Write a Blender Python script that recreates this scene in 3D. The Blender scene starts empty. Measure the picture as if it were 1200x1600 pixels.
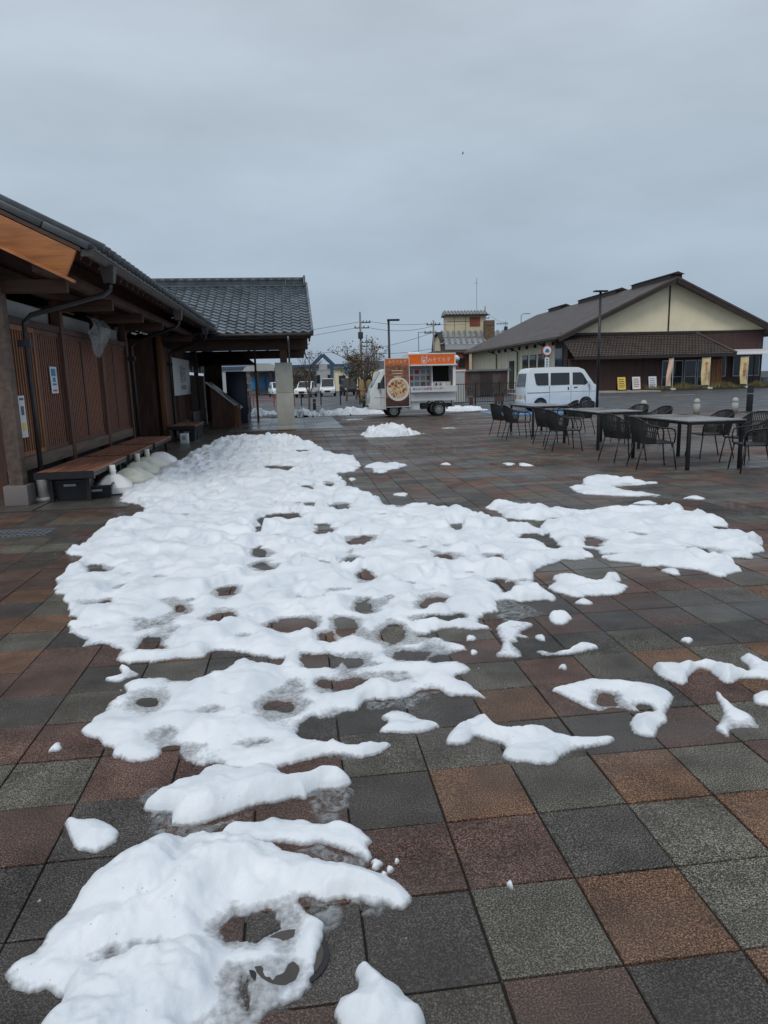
import bpy, bmesh, math, random, json
import numpy as np
from mathutils import Vector, Matrix
R = math.radians
rnd = random.Random(7)
scene = bpy.context.scene
COL = scene.collection

# ------------------------------------------------------------------ camera
cam_d = bpy.data.cameras.new('camera')
cam = bpy.data.objects.new('camera', cam_d)
COL.objects.link(cam)
cam_d.sensor_fit = 'VERTICAL'
cam_d.sensor_height = 24.0
cam_d.lens = 24.0 * 1095.06 / 1600.0
cam_d.clip_start = 0.05
cam_d.clip_end = 3000
PITCH, YAW, ROLL = 0.18634, 0.12154, -0.02537
fw = Vector((math.sin(YAW) * math.cos(PITCH), math.cos(YAW) * math.cos(PITCH), -math.sin(PITCH)))
rt = Vector((math.cos(YAW), -math.sin(YAW), 0))
up = rt.cross(fw)
r2 = math.cos(ROLL) * rt + math.sin(ROLL) * up
u2 = -math.sin(ROLL) * rt + math.cos(ROLL) * up
mw = Matrix.Identity(4)
for i in range(3):
    mw[i][0], mw[i][1], mw[i][2] = r2[i], u2[i], -fw[i]
mw[2][3] = 1.5075
cam.matrix_world = mw
scene.camera = cam

# ------------------------------------------------------------------ sky, sun, exposure
SUN_EL, SUN_AZ = 51, -150          # high behind thin cloud, azimuth measured from +Y towards +X
world = bpy.data.worlds.new('World')
scene.world = world
world.use_nodes = True
wn, wl = world.node_tree.nodes, world.node_tree.links
wn.clear()
def N(t, **kw):
    n = wn.new(t)
    for k, v in kw.items(): setattr(n, k, v)
    return n
w_out = N('ShaderNodeOutputWorld')
w_add = N('ShaderNodeAddShader')
b_sky = N('ShaderNodeBackground'); b_sky.inputs[1].default_value = 0.012
b_cld = N('ShaderNodeBackground'); b_cld.inputs[1].default_value = 1.0
sky = N('ShaderNodeTexSky', sky_type='NISHITA', sun_disc=False)
sky.sun_elevation = R(SUN_EL); sky.sun_rotation = R(SUN_AZ); sky.dust_density = 3.0
tc = N('ShaderNodeTexCoord')
sep = N('ShaderNodeSeparateXYZ')
wl.new(tc.outputs['Generated'], sep.inputs[0])
ramp = N('ShaderNodeValToRGB')
e = ramp.color_ramp.elements
e[0].position = 0.0; e[0].color = (0.31, 0.395, 0.50, 1)
e[1].position = 1.0; e[1].color = (0.62, 0.67, 0.73, 1)
for p, c in ((0.10, (0.36, 0.445, 0.54, 1)), (0.28, (0.43, 0.505, 0.58, 1)), (0.5, (0.505, 0.565, 0.63, 1))):
    k = e.new(p); k.color = c
wl.new(sep.outputs[2], ramp.inputs[0])
# cloud banks: direction flattened onto a plane so banks get longer towards the horizon
mp = N('ShaderNodeMapping'); mp.inputs['Scale'].default_value = (1.0, 1.0, 3.2); mp.inputs['Rotation'].default_value = (0.25, 0.35, 0.0)
wl.new(tc.outputs['Generated'], mp.inputs[0])
nz = N('ShaderNodeTexNoise'); nz.inputs['Scale'].default_value = 2.8; nz.inputs['Detail'].default_value = 6; nz.inputs['Roughness'].default_value = 0.5
wl.new(mp.outputs[0], nz.inputs['Vector'])
mr = N('ShaderNodeMapRange'); mr.inputs[1].default_value = 0.3; mr.inputs[2].default_value = 0.7; mr.inputs[3].default_value = 0.88; mr.inputs[4].default_value = 1.11
wl.new(nz.outputs[0], mr.inputs[0])
mul = N('ShaderNodeMixRGB', blend_type='MULTIPLY'); mul.inputs[0].default_value = 1
wl.new(ramp.outputs[0], mul.inputs[1]); wl.new(mr.outputs[0], mul.inputs[2])
wl.new(sky.outputs[0], b_sky.inputs[0]); wl.new(mul.outputs[0], b_cld.inputs[0])
wl.new(b_sky.outputs[0], w_add.inputs[0]); wl.new(b_cld.outputs[0], w_add.inputs[1])
wl.new(w_add.outputs[0], w_out.inputs[0])

sun_d = bpy.data.lights.new('sun', 'SUN'); sun_d.energy = 1.0; sun_d.angle = R(20); sun_d.color = (1.0, 0.96, 0.90)
sun = bpy.data.objects.new('sun', sun_d); COL.objects.link(sun)
sd = Vector((math.sin(R(SUN_AZ)) * math.cos(R(SUN_EL)), math.cos(R(SUN_AZ)) * math.cos(R(SUN_EL)), math.sin(R(SUN_EL))))
sun.rotation_euler = sd.to_track_quat('Z', 'Y').to_euler()
vs = scene.view_settings
vs.view_transform = 'Standard'; vs.look = 'None'; vs.exposure = 0.0; vs.gamma = 1.0; vs.use_curve_mapping = False
scene.cycles.max_bounces = 6

# ------------------------------------------------------------------ materials
MATS = {}
def mat(name, col, rough=0.6, ns=20.0, na=0.15, bump=0.0, bs=None, metal=0.0, spec=0.5, detail=4, stretch=None, col2=None, alpha=1.0, trans=0.0, coat=0.0, rv=0.0, local=False, rnd_obj=0.0):
    """Principled surface with a noise-driven tint, roughness and fine relief."""
    m = bpy.data.materials.new(name); m.use_nodes = True
    n, l = m.node_tree.nodes, m.node_tree.links
    b = n['Principled BSDF']
    if local:
        t = n.new('ShaderNodeTexCoord'); src = t.outputs['Object']
    else:
        t = n.new('ShaderNodeNewGeometry'); src = t.outputs['Position']
    if stretch:
        q = n.new('ShaderNodeMapping'); q.inputs['Scale'].default_value = stretch
        l.new(src, q.inputs[0]); src = q.outputs[0]
    z = n.new('ShaderNodeTexNoise'); z.inputs['Scale'].default_value = ns; z.inputs['Detail'].default_value = detail; z.inputs['Roughness'].default_value = 0.6
    l.new(src, z.inputs['Vector'])
    mp = n.new('ShaderNodeMapRange'); mp.inputs[1].default_value = 0.3; mp.inputs[2].default_value = 0.7
    l.new(z.outputs[0], mp.inputs[0])
    mx = n.new('ShaderNodeMixRGB')
    a = [max(0, c * (1 - na)) for c in col]; d = [min(1, c * (1 + na)) for c in (col2 or col)]
    mx.inputs[1].default_value = (*a, 1); mx.inputs[2].default_value = (*d, 1)
    l.new(mp.outputs[0], mx.inputs[0])
    out = mx.outputs[0]
    if rnd_obj:
        oi = n.new('ShaderNodeObjectInfo'); m2 = n.new('ShaderNodeMapRange'); m2.inputs[3].default_value = 1 - rnd_obj; m2.inputs[4].default_value = 1 + rnd_obj
        l.new(oi.outputs['Random'], m2.inputs[0])
        x2 = n.new('ShaderNodeMixRGB'); x2.blend_type = 'MULTIPLY'; x2.inputs[0].default_value = 1
        l.new(out, x2.inputs[1]); l.new(m2.outputs[0], x2.inputs[2]); out = x2.outputs[0]
    l.new(out, b.inputs['Base Color'])
    b.inputs['Roughness'].default_value = rough
    if rv:
        m3 = n.new('ShaderNodeMapRange'); m3.inputs[1].default_value = 0.3; m3.inputs[2].default_value = 0.7
        m3.inputs[3].default_value = max(0.02, rough - rv); m3.inputs[4].default_value = min(1, rough + rv)
        z3 = n.new('ShaderNodeTexNoise'); z3.inputs['Scale'].default_value = ns * 0.3; l.new(src, z3.inputs['Vector'])
        l.new(z3.outputs[0], m3.inputs[0]); l.new(m3.outputs[0], b.inputs['Roughness'])
    b.inputs['Metallic'].default_value = metal
    b.inputs['Specular IOR Level'].default_value = spec
    b.inputs['Alpha'].default_value = alpha
    b.inputs['Transmission Weight'].default_value = trans
    b.inputs['Coat Weight'].default_value = coat
    b.inputs['Coat Roughness'].default_value = 0.08
    if bump:
        zb = n.new('ShaderNodeTexNoise'); zb.inputs['Scale'].default_value = bs or ns * 4; zb.inputs['Detail'].default_value = 3
        l.new(src, zb.inputs['Vector'])
        bp = n.new('ShaderNodeBump'); bp.inputs['Strength'].default_value = bump; bp.inputs['Distance'].default_value = 0.01
        l.new(zb.outputs[0], bp.inputs['Height']); l.new(bp.outputs[0], b.inputs['Normal'])
    MATS[name] = m
    return m

def stone_mat(name, col, col2):
    """granular paving block, damp, with wet sheen in patches"""
    m = bpy.data.materials.new(name); m.use_nodes = True
    n, l = m.node_tree.nodes, m.node_tree.links
    b = n['Principled BSDF']
    g = n.new('ShaderNodeNewGeometry')
    sp = n.new('ShaderNodeTexNoise'); sp.inputs['Scale'].default_value = 190; sp.inputs['Detail'].default_value = 3; sp.inputs['Roughness'].default_value = 0.75
    l.new(g.outputs['Position'], sp.inputs['Vector'])
    rp = n.new('ShaderNodeValToRGB'); el = rp.color_ramp.elements
    el[0].position = 0.40; el[0].color = tuple(c * 0.28 for c in col) + (1,)
    el[1].position = 0.65; el[1].color = tuple(min(1, c * 3.2) for c in col2) + (1,)
    k = el.new(0.5); k.color = (*col, 1)
    l.new(sp.outputs[0], rp.inputs[0])
    lo = n.new('ShaderNodeTexNoise'); lo.inputs['Scale'].default_value = 5.0; lo.inputs['Detail'].default_value = 5
    l.new(g.outputs['Position'], lo.inputs['Vector'])
    lm = n.new('ShaderNodeMapRange'); lm.inputs[1].default_value = 0.3; lm.inputs[2].default_value = 0.7; lm.inputs[3].default_value = 0.62; lm.inputs[4].default_value = 1.35
    l.new(lo.outputs[0], lm.inputs[0])
    # broad dirt and old tyre smears
    st = n.new('ShaderNodeMapping'); st.inputs['Scale'].default_value = (0.35, 1.2, 1)
    l.new(g.outputs['Position'], st.inputs[0])
    wt = n.new('ShaderNodeTexNoise'); wt.inputs['Scale'].default_value = 0.9; wt.inputs['Detail'].default_value = 5; wt.inputs['Roughness'].default_value = 0.6
    l.new(st.outputs[0], wt.inputs['Vector'])
    wm = n.new('ShaderNodeMapRange'); wm.inputs[1].default_value = 0.42; wm.inputs[2].default_value = 0.66
    l.new(wt.outputs[0], wm.inputs[0])
    oi = n.new('ShaderNodeObjectInfo')
    om = n.new('ShaderNodeMapRange'); om.inputs[3].default_value = 0.82; om.inputs[4].default_value = 1.2
    l.new(oi.outputs['Random'], om.inputs[0])
    m1 = n.new('ShaderNodeMath'); m1.operation = 'MULTIPLY'; l.new(lm.outputs[0], m1.inputs[0]); l.new(om.outputs[0], m1.inputs[1])
    mx = n.new('ShaderNodeMixRGB'); mx.blend_type = 'MULTIPLY'; mx.inputs[0].default_value = 1
    l.new(rp.outputs[0], mx.inputs[1]); l.new(m1.outputs[0], mx.inputs[2])
    mud = n.new('ShaderNodeMixRGB'); mud.inputs[2].default_value = (0.072, 0.060, 0.052, 1)
    mf = n.new('ShaderNodeMath'); mf.operation = 'MULTIPLY'; mf.inputs[1].default_value = 0.68
    l.new(wm.outputs[0], mf.inputs[0]); l.new(mf.outputs[0], mud.inputs[0]); l.new(mx.outputs[0], mud.inputs[1])
    l.new(mud.outputs[0], b.inputs['Base Color'])
    rr = n.new('ShaderNodeMapRange'); rr.inputs[3].default_value = 0.7; rr.inputs[4].default_value = 0.22
    l.new(wm.outputs[0], rr.inputs[0]); l.new(rr.outputs[0], b.inputs['Roughness'])
    b.inputs['Specular IOR Level'].default_value = 0.26
    bp = n.new('ShaderNodeBump'); bp.inputs['Distance'].default_value = 0.002
    bs = n.new('ShaderNodeMapRange'); bs.inputs[3].default_value = 0.55; bs.inputs[4].default_value = 0.12
    l.new(wm.outputs[0], bs.inputs[0]); l.new(bs.outputs[0], bp.inputs['Strength'])
    l.new(sp.outputs[0], bp.inputs['Height']); l.new(bp.outputs[0], b.inputs['Normal'])
    MATS[name] = m
    return m

TILE_M = [stone_mat('paver_orange', (0.094, 0.049, 0.028), (0.118, 0.070, 0.044)),
          stone_mat('paver_brown', (0.066, 0.037, 0.029), (0.088, 0.055, 0.044)),
          stone_mat('paver_grey', (0.066, 0.062, 0.050), (0.098, 0.092, 0.076)),
          stone_mat('paver_dark', (0.037, 0.034, 0.031), (0.062, 0.058, 0.053))]
mat('joint', (0.02, 0.018, 0.016), 0.9, 60, 0.3)
mat('asphalt', (0.052, 0.055, 0.058), 0.55, 3.0, 0.25, 0.4, 180, rv=0.2)
mat('earth', (0.05, 0.048, 0.04), 0.9, 0.2, 0.3)
mat('slab', (0.155, 0.155, 0.155), 0.33, 1.6, 0.25, 0.1, 150, rv=0.15)
mat('apron', (0.085, 0.08, 0.07), 0.35, 2.5, 0.3, 0.2, 120, rv=0.15)
mat('concrete', (0.40, 0.41, 0.37), 0.8, 3.0, 0.14, 0.15, 90)
mat('kerb', (0.33, 0.30, 0.26), 0.8, 2.0, 0.2, 0.2, 60)
mat('granite', (0.19, 0.17, 0.165), 0.6, 120, 0.6, 0.2, 200)
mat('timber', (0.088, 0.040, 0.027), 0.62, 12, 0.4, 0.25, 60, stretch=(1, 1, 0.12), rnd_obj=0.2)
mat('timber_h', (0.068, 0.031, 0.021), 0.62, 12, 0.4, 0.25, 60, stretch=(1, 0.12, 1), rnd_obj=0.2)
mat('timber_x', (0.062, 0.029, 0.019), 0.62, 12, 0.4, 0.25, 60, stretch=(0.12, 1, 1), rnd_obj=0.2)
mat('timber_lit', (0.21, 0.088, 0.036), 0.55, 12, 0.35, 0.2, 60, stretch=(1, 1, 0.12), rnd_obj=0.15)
mat('timber_grey', (0.12, 0.085, 0.068), 0.7, 14, 0.35, 0.25, 60, stretch=(1, 0.12, 1))
mat('barge', (0.38, 0.14, 0.04), 0.5, 10, 0.3, 0.2, 50, stretch=(0.15, 1, 1))
mat('slat_wood', (0.20, 0.086, 0.052), 0.6, 30, 0.35, rnd_obj=0.2)
mat('bench_wood', (0.20, 0.083, 0.05), 0.42, 14, 0.4, 0.2, 60, stretch=(1, 0.12, 1), rnd_obj=0.22)
mat('void_shade', (0.012, 0.010, 0.010), 0.8, 3, 0.3)  # near-black: shade of recesses and interiors put into the colour
mat('plaster', (0.34, 0.345, 0.34), 0.9, 2, 0.12)
mat('roof_tile', (0.075, 0.098, 0.115), 0.24, 2.5, 0.35, 0.06, 40, spec=0.7, rnd_obj=0.3)
mat('ridge_tile', (0.05, 0.058, 0.066), 0.42, 6, 0.3, rnd_obj=0.2)
mat('gutter', (0.055, 0.048, 0.044), 0.5, 4, 0.3)
mat('pipe_dark', (0.022, 0.02, 0.022), 0.4, 6, 0.25)
mat('pipe_white', (0.45, 0.45, 0.44), 0.5, 8, 0.15)
mat('steel_dark', (0.013, 0.013, 0.015), 0.42, 8, 0.3, spec=0.5)
mat('steel_grey', (0.28, 0.31, 0.34), 0.35, 8, 0.2, metal=0.6)
mat('black_plastic', (0.014, 0.016, 0.022), 0.4, 10, 0.3)
mat('tank_white', (0.80, 0.80, 0.80), 0.45, 5, 0.08)
mat('tank_cream', (0.62, 0.62, 0.54), 0.5, 4, 0.2)
mat('white', (0.72, 0.73, 0.74), 0.5, 3, 0.05)
mat('paper', (0.62, 0.64, 0.67), 0.7, 6, 0.05)
mat('ink', (0.10, 0.11, 0.14), 0.7, 20, 0.1)
mat('ink_grey', (0.30, 0.32, 0.36), 0.7, 20, 0.1)
mat('blue', (0.02, 0.20, 0.33), 0.5, 10, 0.1)
mat('navy', (0.012, 0.016, 0.045), 0.35, 4, 0.25)
mat('red', (0.45, 0.03, 0.03), 0.5, 10, 0.1)
mat('magenta', (0.42, 0.09, 0.25), 0.6, 10, 0.1)
mat('yellow', (0.72, 0.52, 0.10), 0.6, 6, 0.1)
mat('orange', (0.82, 0.15, 0.008), 0.5, 4, 0.05)
mat('poster_head', (0.56, 0.15, 0.045), 0.5, 5, 0.3, local=True)
mat('poster_brown', (0.25, 0.11, 0.06), 0.5, 7, 0.55, local=True)
mat('poster_dark', (0.07, 0.03, 0.02), 0.5, 9, 0.5, local=True)
mat('plate', (0.72, 0.68, 0.68), 0.4, 6, 0.06)
mat('crust', (0.55, 0.30, 0.14), 0.5, 40, 0.3, col2=(0.70, 0.50, 0.30))
mat('salad', (0.20, 0.26, 0.07), 0.6, 60, 0.4)
mat('tomato', (0.50, 0.08, 0.05), 0.5, 60, 0.3)
mat('cheese', (0.78, 0.66, 0.45), 0.5, 60, 0.2)
mat('meat', (0.20, 0.08, 0.04), 0.5, 60, 0.3)
mat('truck_paint', (0.76, 0.80, 0.80), 0.28, 1.2, 0.05, coat=0.4)
mat('van_paint', (0.70, 0.755, 0.79), 0.26, 1.2, 0.05, coat=0.5)
mat('box_white', (0.78, 0.79, 0.80), 0.4, 2, 0.06)
mat('glass', (0.018, 0.022, 0.026), 0.06, 3, 0.2, spec=0.6)
mat('glass_green', (0.10, 0.17, 0.16), 0.05, 3, 0.2, spec=0.7)
mat('rubber', (0.015, 0.015, 0.016), 0.75, 20, 0.2)
mat('rim', (0.36, 0.37, 0.38), 0.4, 20, 0.2, metal=0.5)
mat('lamp_lens', (0.75, 0.77, 0.78), 0.12, 10, 0.1, spec=0.7)
mat('tail_red', (0.40, 0.02, 0.02), 0.2, 10, 0.1)
mat('seam', (0.06, 0.065, 0.07), 0.6, 10, 0.1)
mat('rope', (0.017, 0.017, 0.019), 0.6, 60, 0.3)
mat('table_top', (0.17, 0.165, 0.165), 0.22, 8, 0.3, rv=0.15, rnd_obj=0.15)
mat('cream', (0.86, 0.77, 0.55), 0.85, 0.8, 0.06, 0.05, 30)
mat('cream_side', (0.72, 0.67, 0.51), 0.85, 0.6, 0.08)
mat('brown_wall', (0.068, 0.034, 0.030), 0.7, 1.0, 0.2, stretch=(4, 4, 0.3))
mat('brown_roof', (0.120, 0.103, 0.098), 0.45, 0.8, 0.25)
mat('brown_tile', (0.075, 0.058, 0.052), 0.6, 1.5, 0.3)
mat('brown_trim', (0.032, 0.022, 0.02), 0.6, 3, 0.2)
mat('grey_roof', (0.27, 0.29, 0.29), 0.55, 1.0, 0.2)
mat('grey_roof_dark', (0.16, 0.17, 0.175), 0.55, 1.0, 0.2)
mat('beige', (0.62, 0.53, 0.37), 0.85, 0.5, 0.1)
mat('brick_red', (0.24, 0.07, 0.05), 0.85, 3, 0.2)
mat('far_white', (0.42, 0.43, 0.43), 0.8, 0.6, 0.1)
mat('far_brown', (0.085, 0.06, 0.055), 0.9, 1.5, 0.4)
mat('far_blue', (0.05, 0.085, 0.15), 0.6, 2, 0.1)
mat('sky_blue_sign', (0.06, 0.27, 0.55), 0.5, 3, 0.3)
mat('blue_paint', (0.05, 0.19, 0.46), 0.5, 4, 0.3, col2=(0.10, 0.27, 0.52))
mat('white_paint', (0.5, 0.5, 0.5), 0.6, 6, 0.3)
mat('bark', (0.085, 0.065, 0.05), 0.85, 20, 0.35, 0.3, 60)
mat('straw', (0.28, 0.19, 0.08), 0.9, 30, 0.4, 0.4, 80, stretch=(1, 1, 0.15))
mat('leaf_dry', (0.13, 0.105, 0.07), 0.8, 5, 0.5, col2=(0.16, 0.10, 0.06))
mat('leaf_green', (0.045, 0.075, 0.03), 0.7, 4, 0.5, col2=(0.10, 0.11, 0.04))
mat('hedge', (0.075, 0.055, 0.04), 0.9, 3, 0.5)
mat('grass', (0.09, 0.10, 0.035), 0.9, 2, 0.5, col2=(0.19, 0.15, 0.06))
mat('pole', (0.20, 0.20, 0.20), 0.8, 6, 0.2)
mat('wire', (0.035, 0.04, 0.045), 0.6, 3, 0.1)
mat('flag_cream', (0.70, 0.57, 0.30), 0.7, 3, 0.12)
mat('flag_pink', (0.72, 0.50, 0.38), 0.7, 3, 0.12)
mat('net', (0.33, 0.35, 0.36), 0.5, 6, 0.2, alpha=0.45)
mat('soffit_pale', (0.33, 0.23, 0.13), 0.6, 8, 0.25, stretch=(0.2, 1, 1))

def snow_mat():
    m = bpy.data.materials.new('snow'); m.use_nodes = True
    n, l = m.node_tree.nodes, m.node_tree.links
    b = n['Principled BSDF']
    g = n.new('ShaderNodeNewGeometry')
    z = n.new('ShaderNodeTexNoise'); z.inputs['Scale'].default_value = 3.5; z.inputs['Detail'].default_value = 6
    l.new(g.outputs['Position'], z.inputs['Vector'])
    r = n.new('ShaderNodeMapRange'); r.inputs[1].default_value = 0.35; r.inputs[2].default_value = 0.65
    l.new(z.outputs[0], r.inputs[0])
    mx = n.new('ShaderNodeMixRGB'); mx.inputs[1].default_value = (0.685, 0.735, 0.785, 1); mx.inputs[2].default_value = (0.825, 0.86, 0.895, 1)
    l.new(r.outputs[0], mx.inputs[0])
    # grains of grit washed into the surface
    v = n.new('ShaderNodeTexVoronoi'); v.inputs['Scale'].default_value = 26
    l.new(g.outputs['Position'], v.inputs['Vector'])
    z2 = n.new('ShaderNodeTexNoise'); z2.inputs['Scale'].default_value = 1.7
    l.new(g.outputs['Position'], z2.inputs['Vector'])
    a = n.new('ShaderNodeMath'); a.operation = 'LESS_THAN'; a.inputs[1].default_value = 0.055
    l.new(v.outputs['Distance'], a.inputs[0])
    c = n.new('ShaderNodeMath'); c.operation = 'GREATER_THAN'; c.inputs[1].default_value = 0.49
    l.new(z2.outputs[0], c.inputs[0])
    d = n.new('ShaderNodeMath'); d.operation = 'MULTIPLY'; l.new(a.outputs[0], d.inputs[0]); l.new(c.outputs[0], d.inputs[1])
    dm = n.new('ShaderNodeMath'); dm.operation = 'MULTIPLY'; dm.inputs[1].default_value = 0.55; l.new(d.outputs[0], dm.inputs[0])
    m2 = n.new('ShaderNodeMixRGB'); m2.inputs[2].default_value = (0.10, 0.085, 0.07, 1)
    l.new(dm.outputs[0], m2.inputs[0]); l.new(mx.outputs[0], m2.inputs[1])
    l.new(m2.outputs[0], b.inputs['Base Color'])
    b.inputs['Roughness'].default_value = 0.55
    b.inputs['Specular IOR Level'].default_value = 0.3
    # the last few millimetres are water-soaked and let the paving show through
    sx = n.new('ShaderNodeSeparateXYZ'); l.new(g.outputs['Position'], sx.inputs[0])
    z4 = n.new('ShaderNodeTexNoise'); z4.inputs['Scale'].default_value = 60; z4.inputs['Detail'].default_value = 4
    l.new(g.outputs['Position'], z4.inputs['Vector'])
    zz = n.new('ShaderNodeMath'); zz.operation = 'MULTIPLY_ADD'; zz.inputs[1].default_value = 0.016; l.new(z4.outputs[0], zz.inputs[0]); l.new(sx.outputs[2], zz.inputs[2])
    al = n.new('ShaderNodeMapRange'); al.inputs[1].default_value = 0.007; al.inputs[2].default_value = 0.023; al.inputs[3].default_value = 0.12; al.inputs[4].default_value = 1.0
    l.new(zz.outputs[0], al.inputs[0]); l.new(al.outputs[0], b.inputs['Alpha'])
    b.inputs['Subsurface Weight'].default_value = 0.15
    b.inputs['Subsurface Radius'].default_value = (0.6, 0.8, 1.0)
    b.inputs['Subsurface Scale'].default_value = 0.02
    zb = n.new('ShaderNodeTexNoise'); zb.inputs['Scale'].default_value = 110; zb.inputs['Detail'].default_value = 4
    l.new(g.outputs['Position'], zb.inputs['Vector'])
    bp = n.new('ShaderNodeBump'); bp.inputs['Strength'].default_value = 0.35; bp.inputs['Distance'].default_value = 0.004
    l.new(zb.outputs[0], bp.inputs['Height']); l.new(bp.outputs[0], b.inputs['Normal'])
    MATS['snow'] = m
    # half-melted ice
    m = bpy.data.materials.new('slush'); m.use_nodes = True
    n, l = m.node_tree.nodes, m.node_tree.links
    b = n['Principled BSDF']
    g = n.new('ShaderNodeNewGeometry')
    z = n.new('ShaderNodeTexNoise'); z.inputs['Scale'].default_value = 22; z.inputs['Detail'].default_value = 6; z.inputs['Distortion'].default_value = 1.5
    l.new(g.outputs['Position'], z.inputs['Vector'])
    r = n.new('ShaderNodeMapRange'); r.inputs[1].default_value = 0.38; r.inputs[2].default_value = 0.68; r.inputs[3].default_value = 0.05; r.inputs[4].default_value = 0.62
    l.new(z.outputs[0], r.inputs[0])
    sx = n.new('ShaderNodeSeparateXYZ'); l.new(g.outputs['Position'], sx.inputs[0])
    hz = n.new('ShaderNodeMapRange'); hz.inputs[1].default_value = 0.0; hz.inputs[2].default_value = 0.006; l.new(sx.outputs[2], hz.inputs[0])
    am = n.new('ShaderNodeMath'); am.operation = 'MULTIPLY'; l.new(r.outputs[0], am.inputs[0]); l.new(hz.outputs[0], am.inputs[1]); l.new(am.outputs[0], b.inputs['Alpha'])
    b.inputs['Base Color'].default_value = (0.40, 0.43, 0.45, 1)
    b.inputs['Roughness'].default_value = 0.15
    bp = n.new('ShaderNodeBump'); bp.inputs['Strength'].default_value = 0.5; bp.inputs['Distance'].default_value = 0.006
    l.new(z.outputs[0], bp.inputs['Height']); l.new(bp.outputs[0], b.inputs['Normal'])
    MATS['slush'] = m
snow_mat()
mat('water', (0.03, 0.03, 0.03), 0.04, 3, 0.1, spec=0.6, alpha=0.14)

# ------------------------------------------------------------------ helpers
def root_loc(o):
    while o.parent: o = o.parent
    return Vector(o.location)

def tag(o, label, cat, group=None):
    o['label'] = label; o['category'] = cat
    if group: o['group'] = group
    return o

def thing(name, label, cat, loc=(0, 0, 0), rz=0.0, group=None):
    o = bpy.data.objects.new(name, None); COL.objects.link(o)
    o.location = loc; o.rotation_euler = (0, 0, rz); o.empty_display_size = 0.2
    return tag(o, label, cat, group)

def copy_tree(o, parent=None):
    c = o.copy(); COL.objects.link(c); c.parent = parent
    for ch in o.children: copy_tree(ch, c)
    return c

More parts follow.
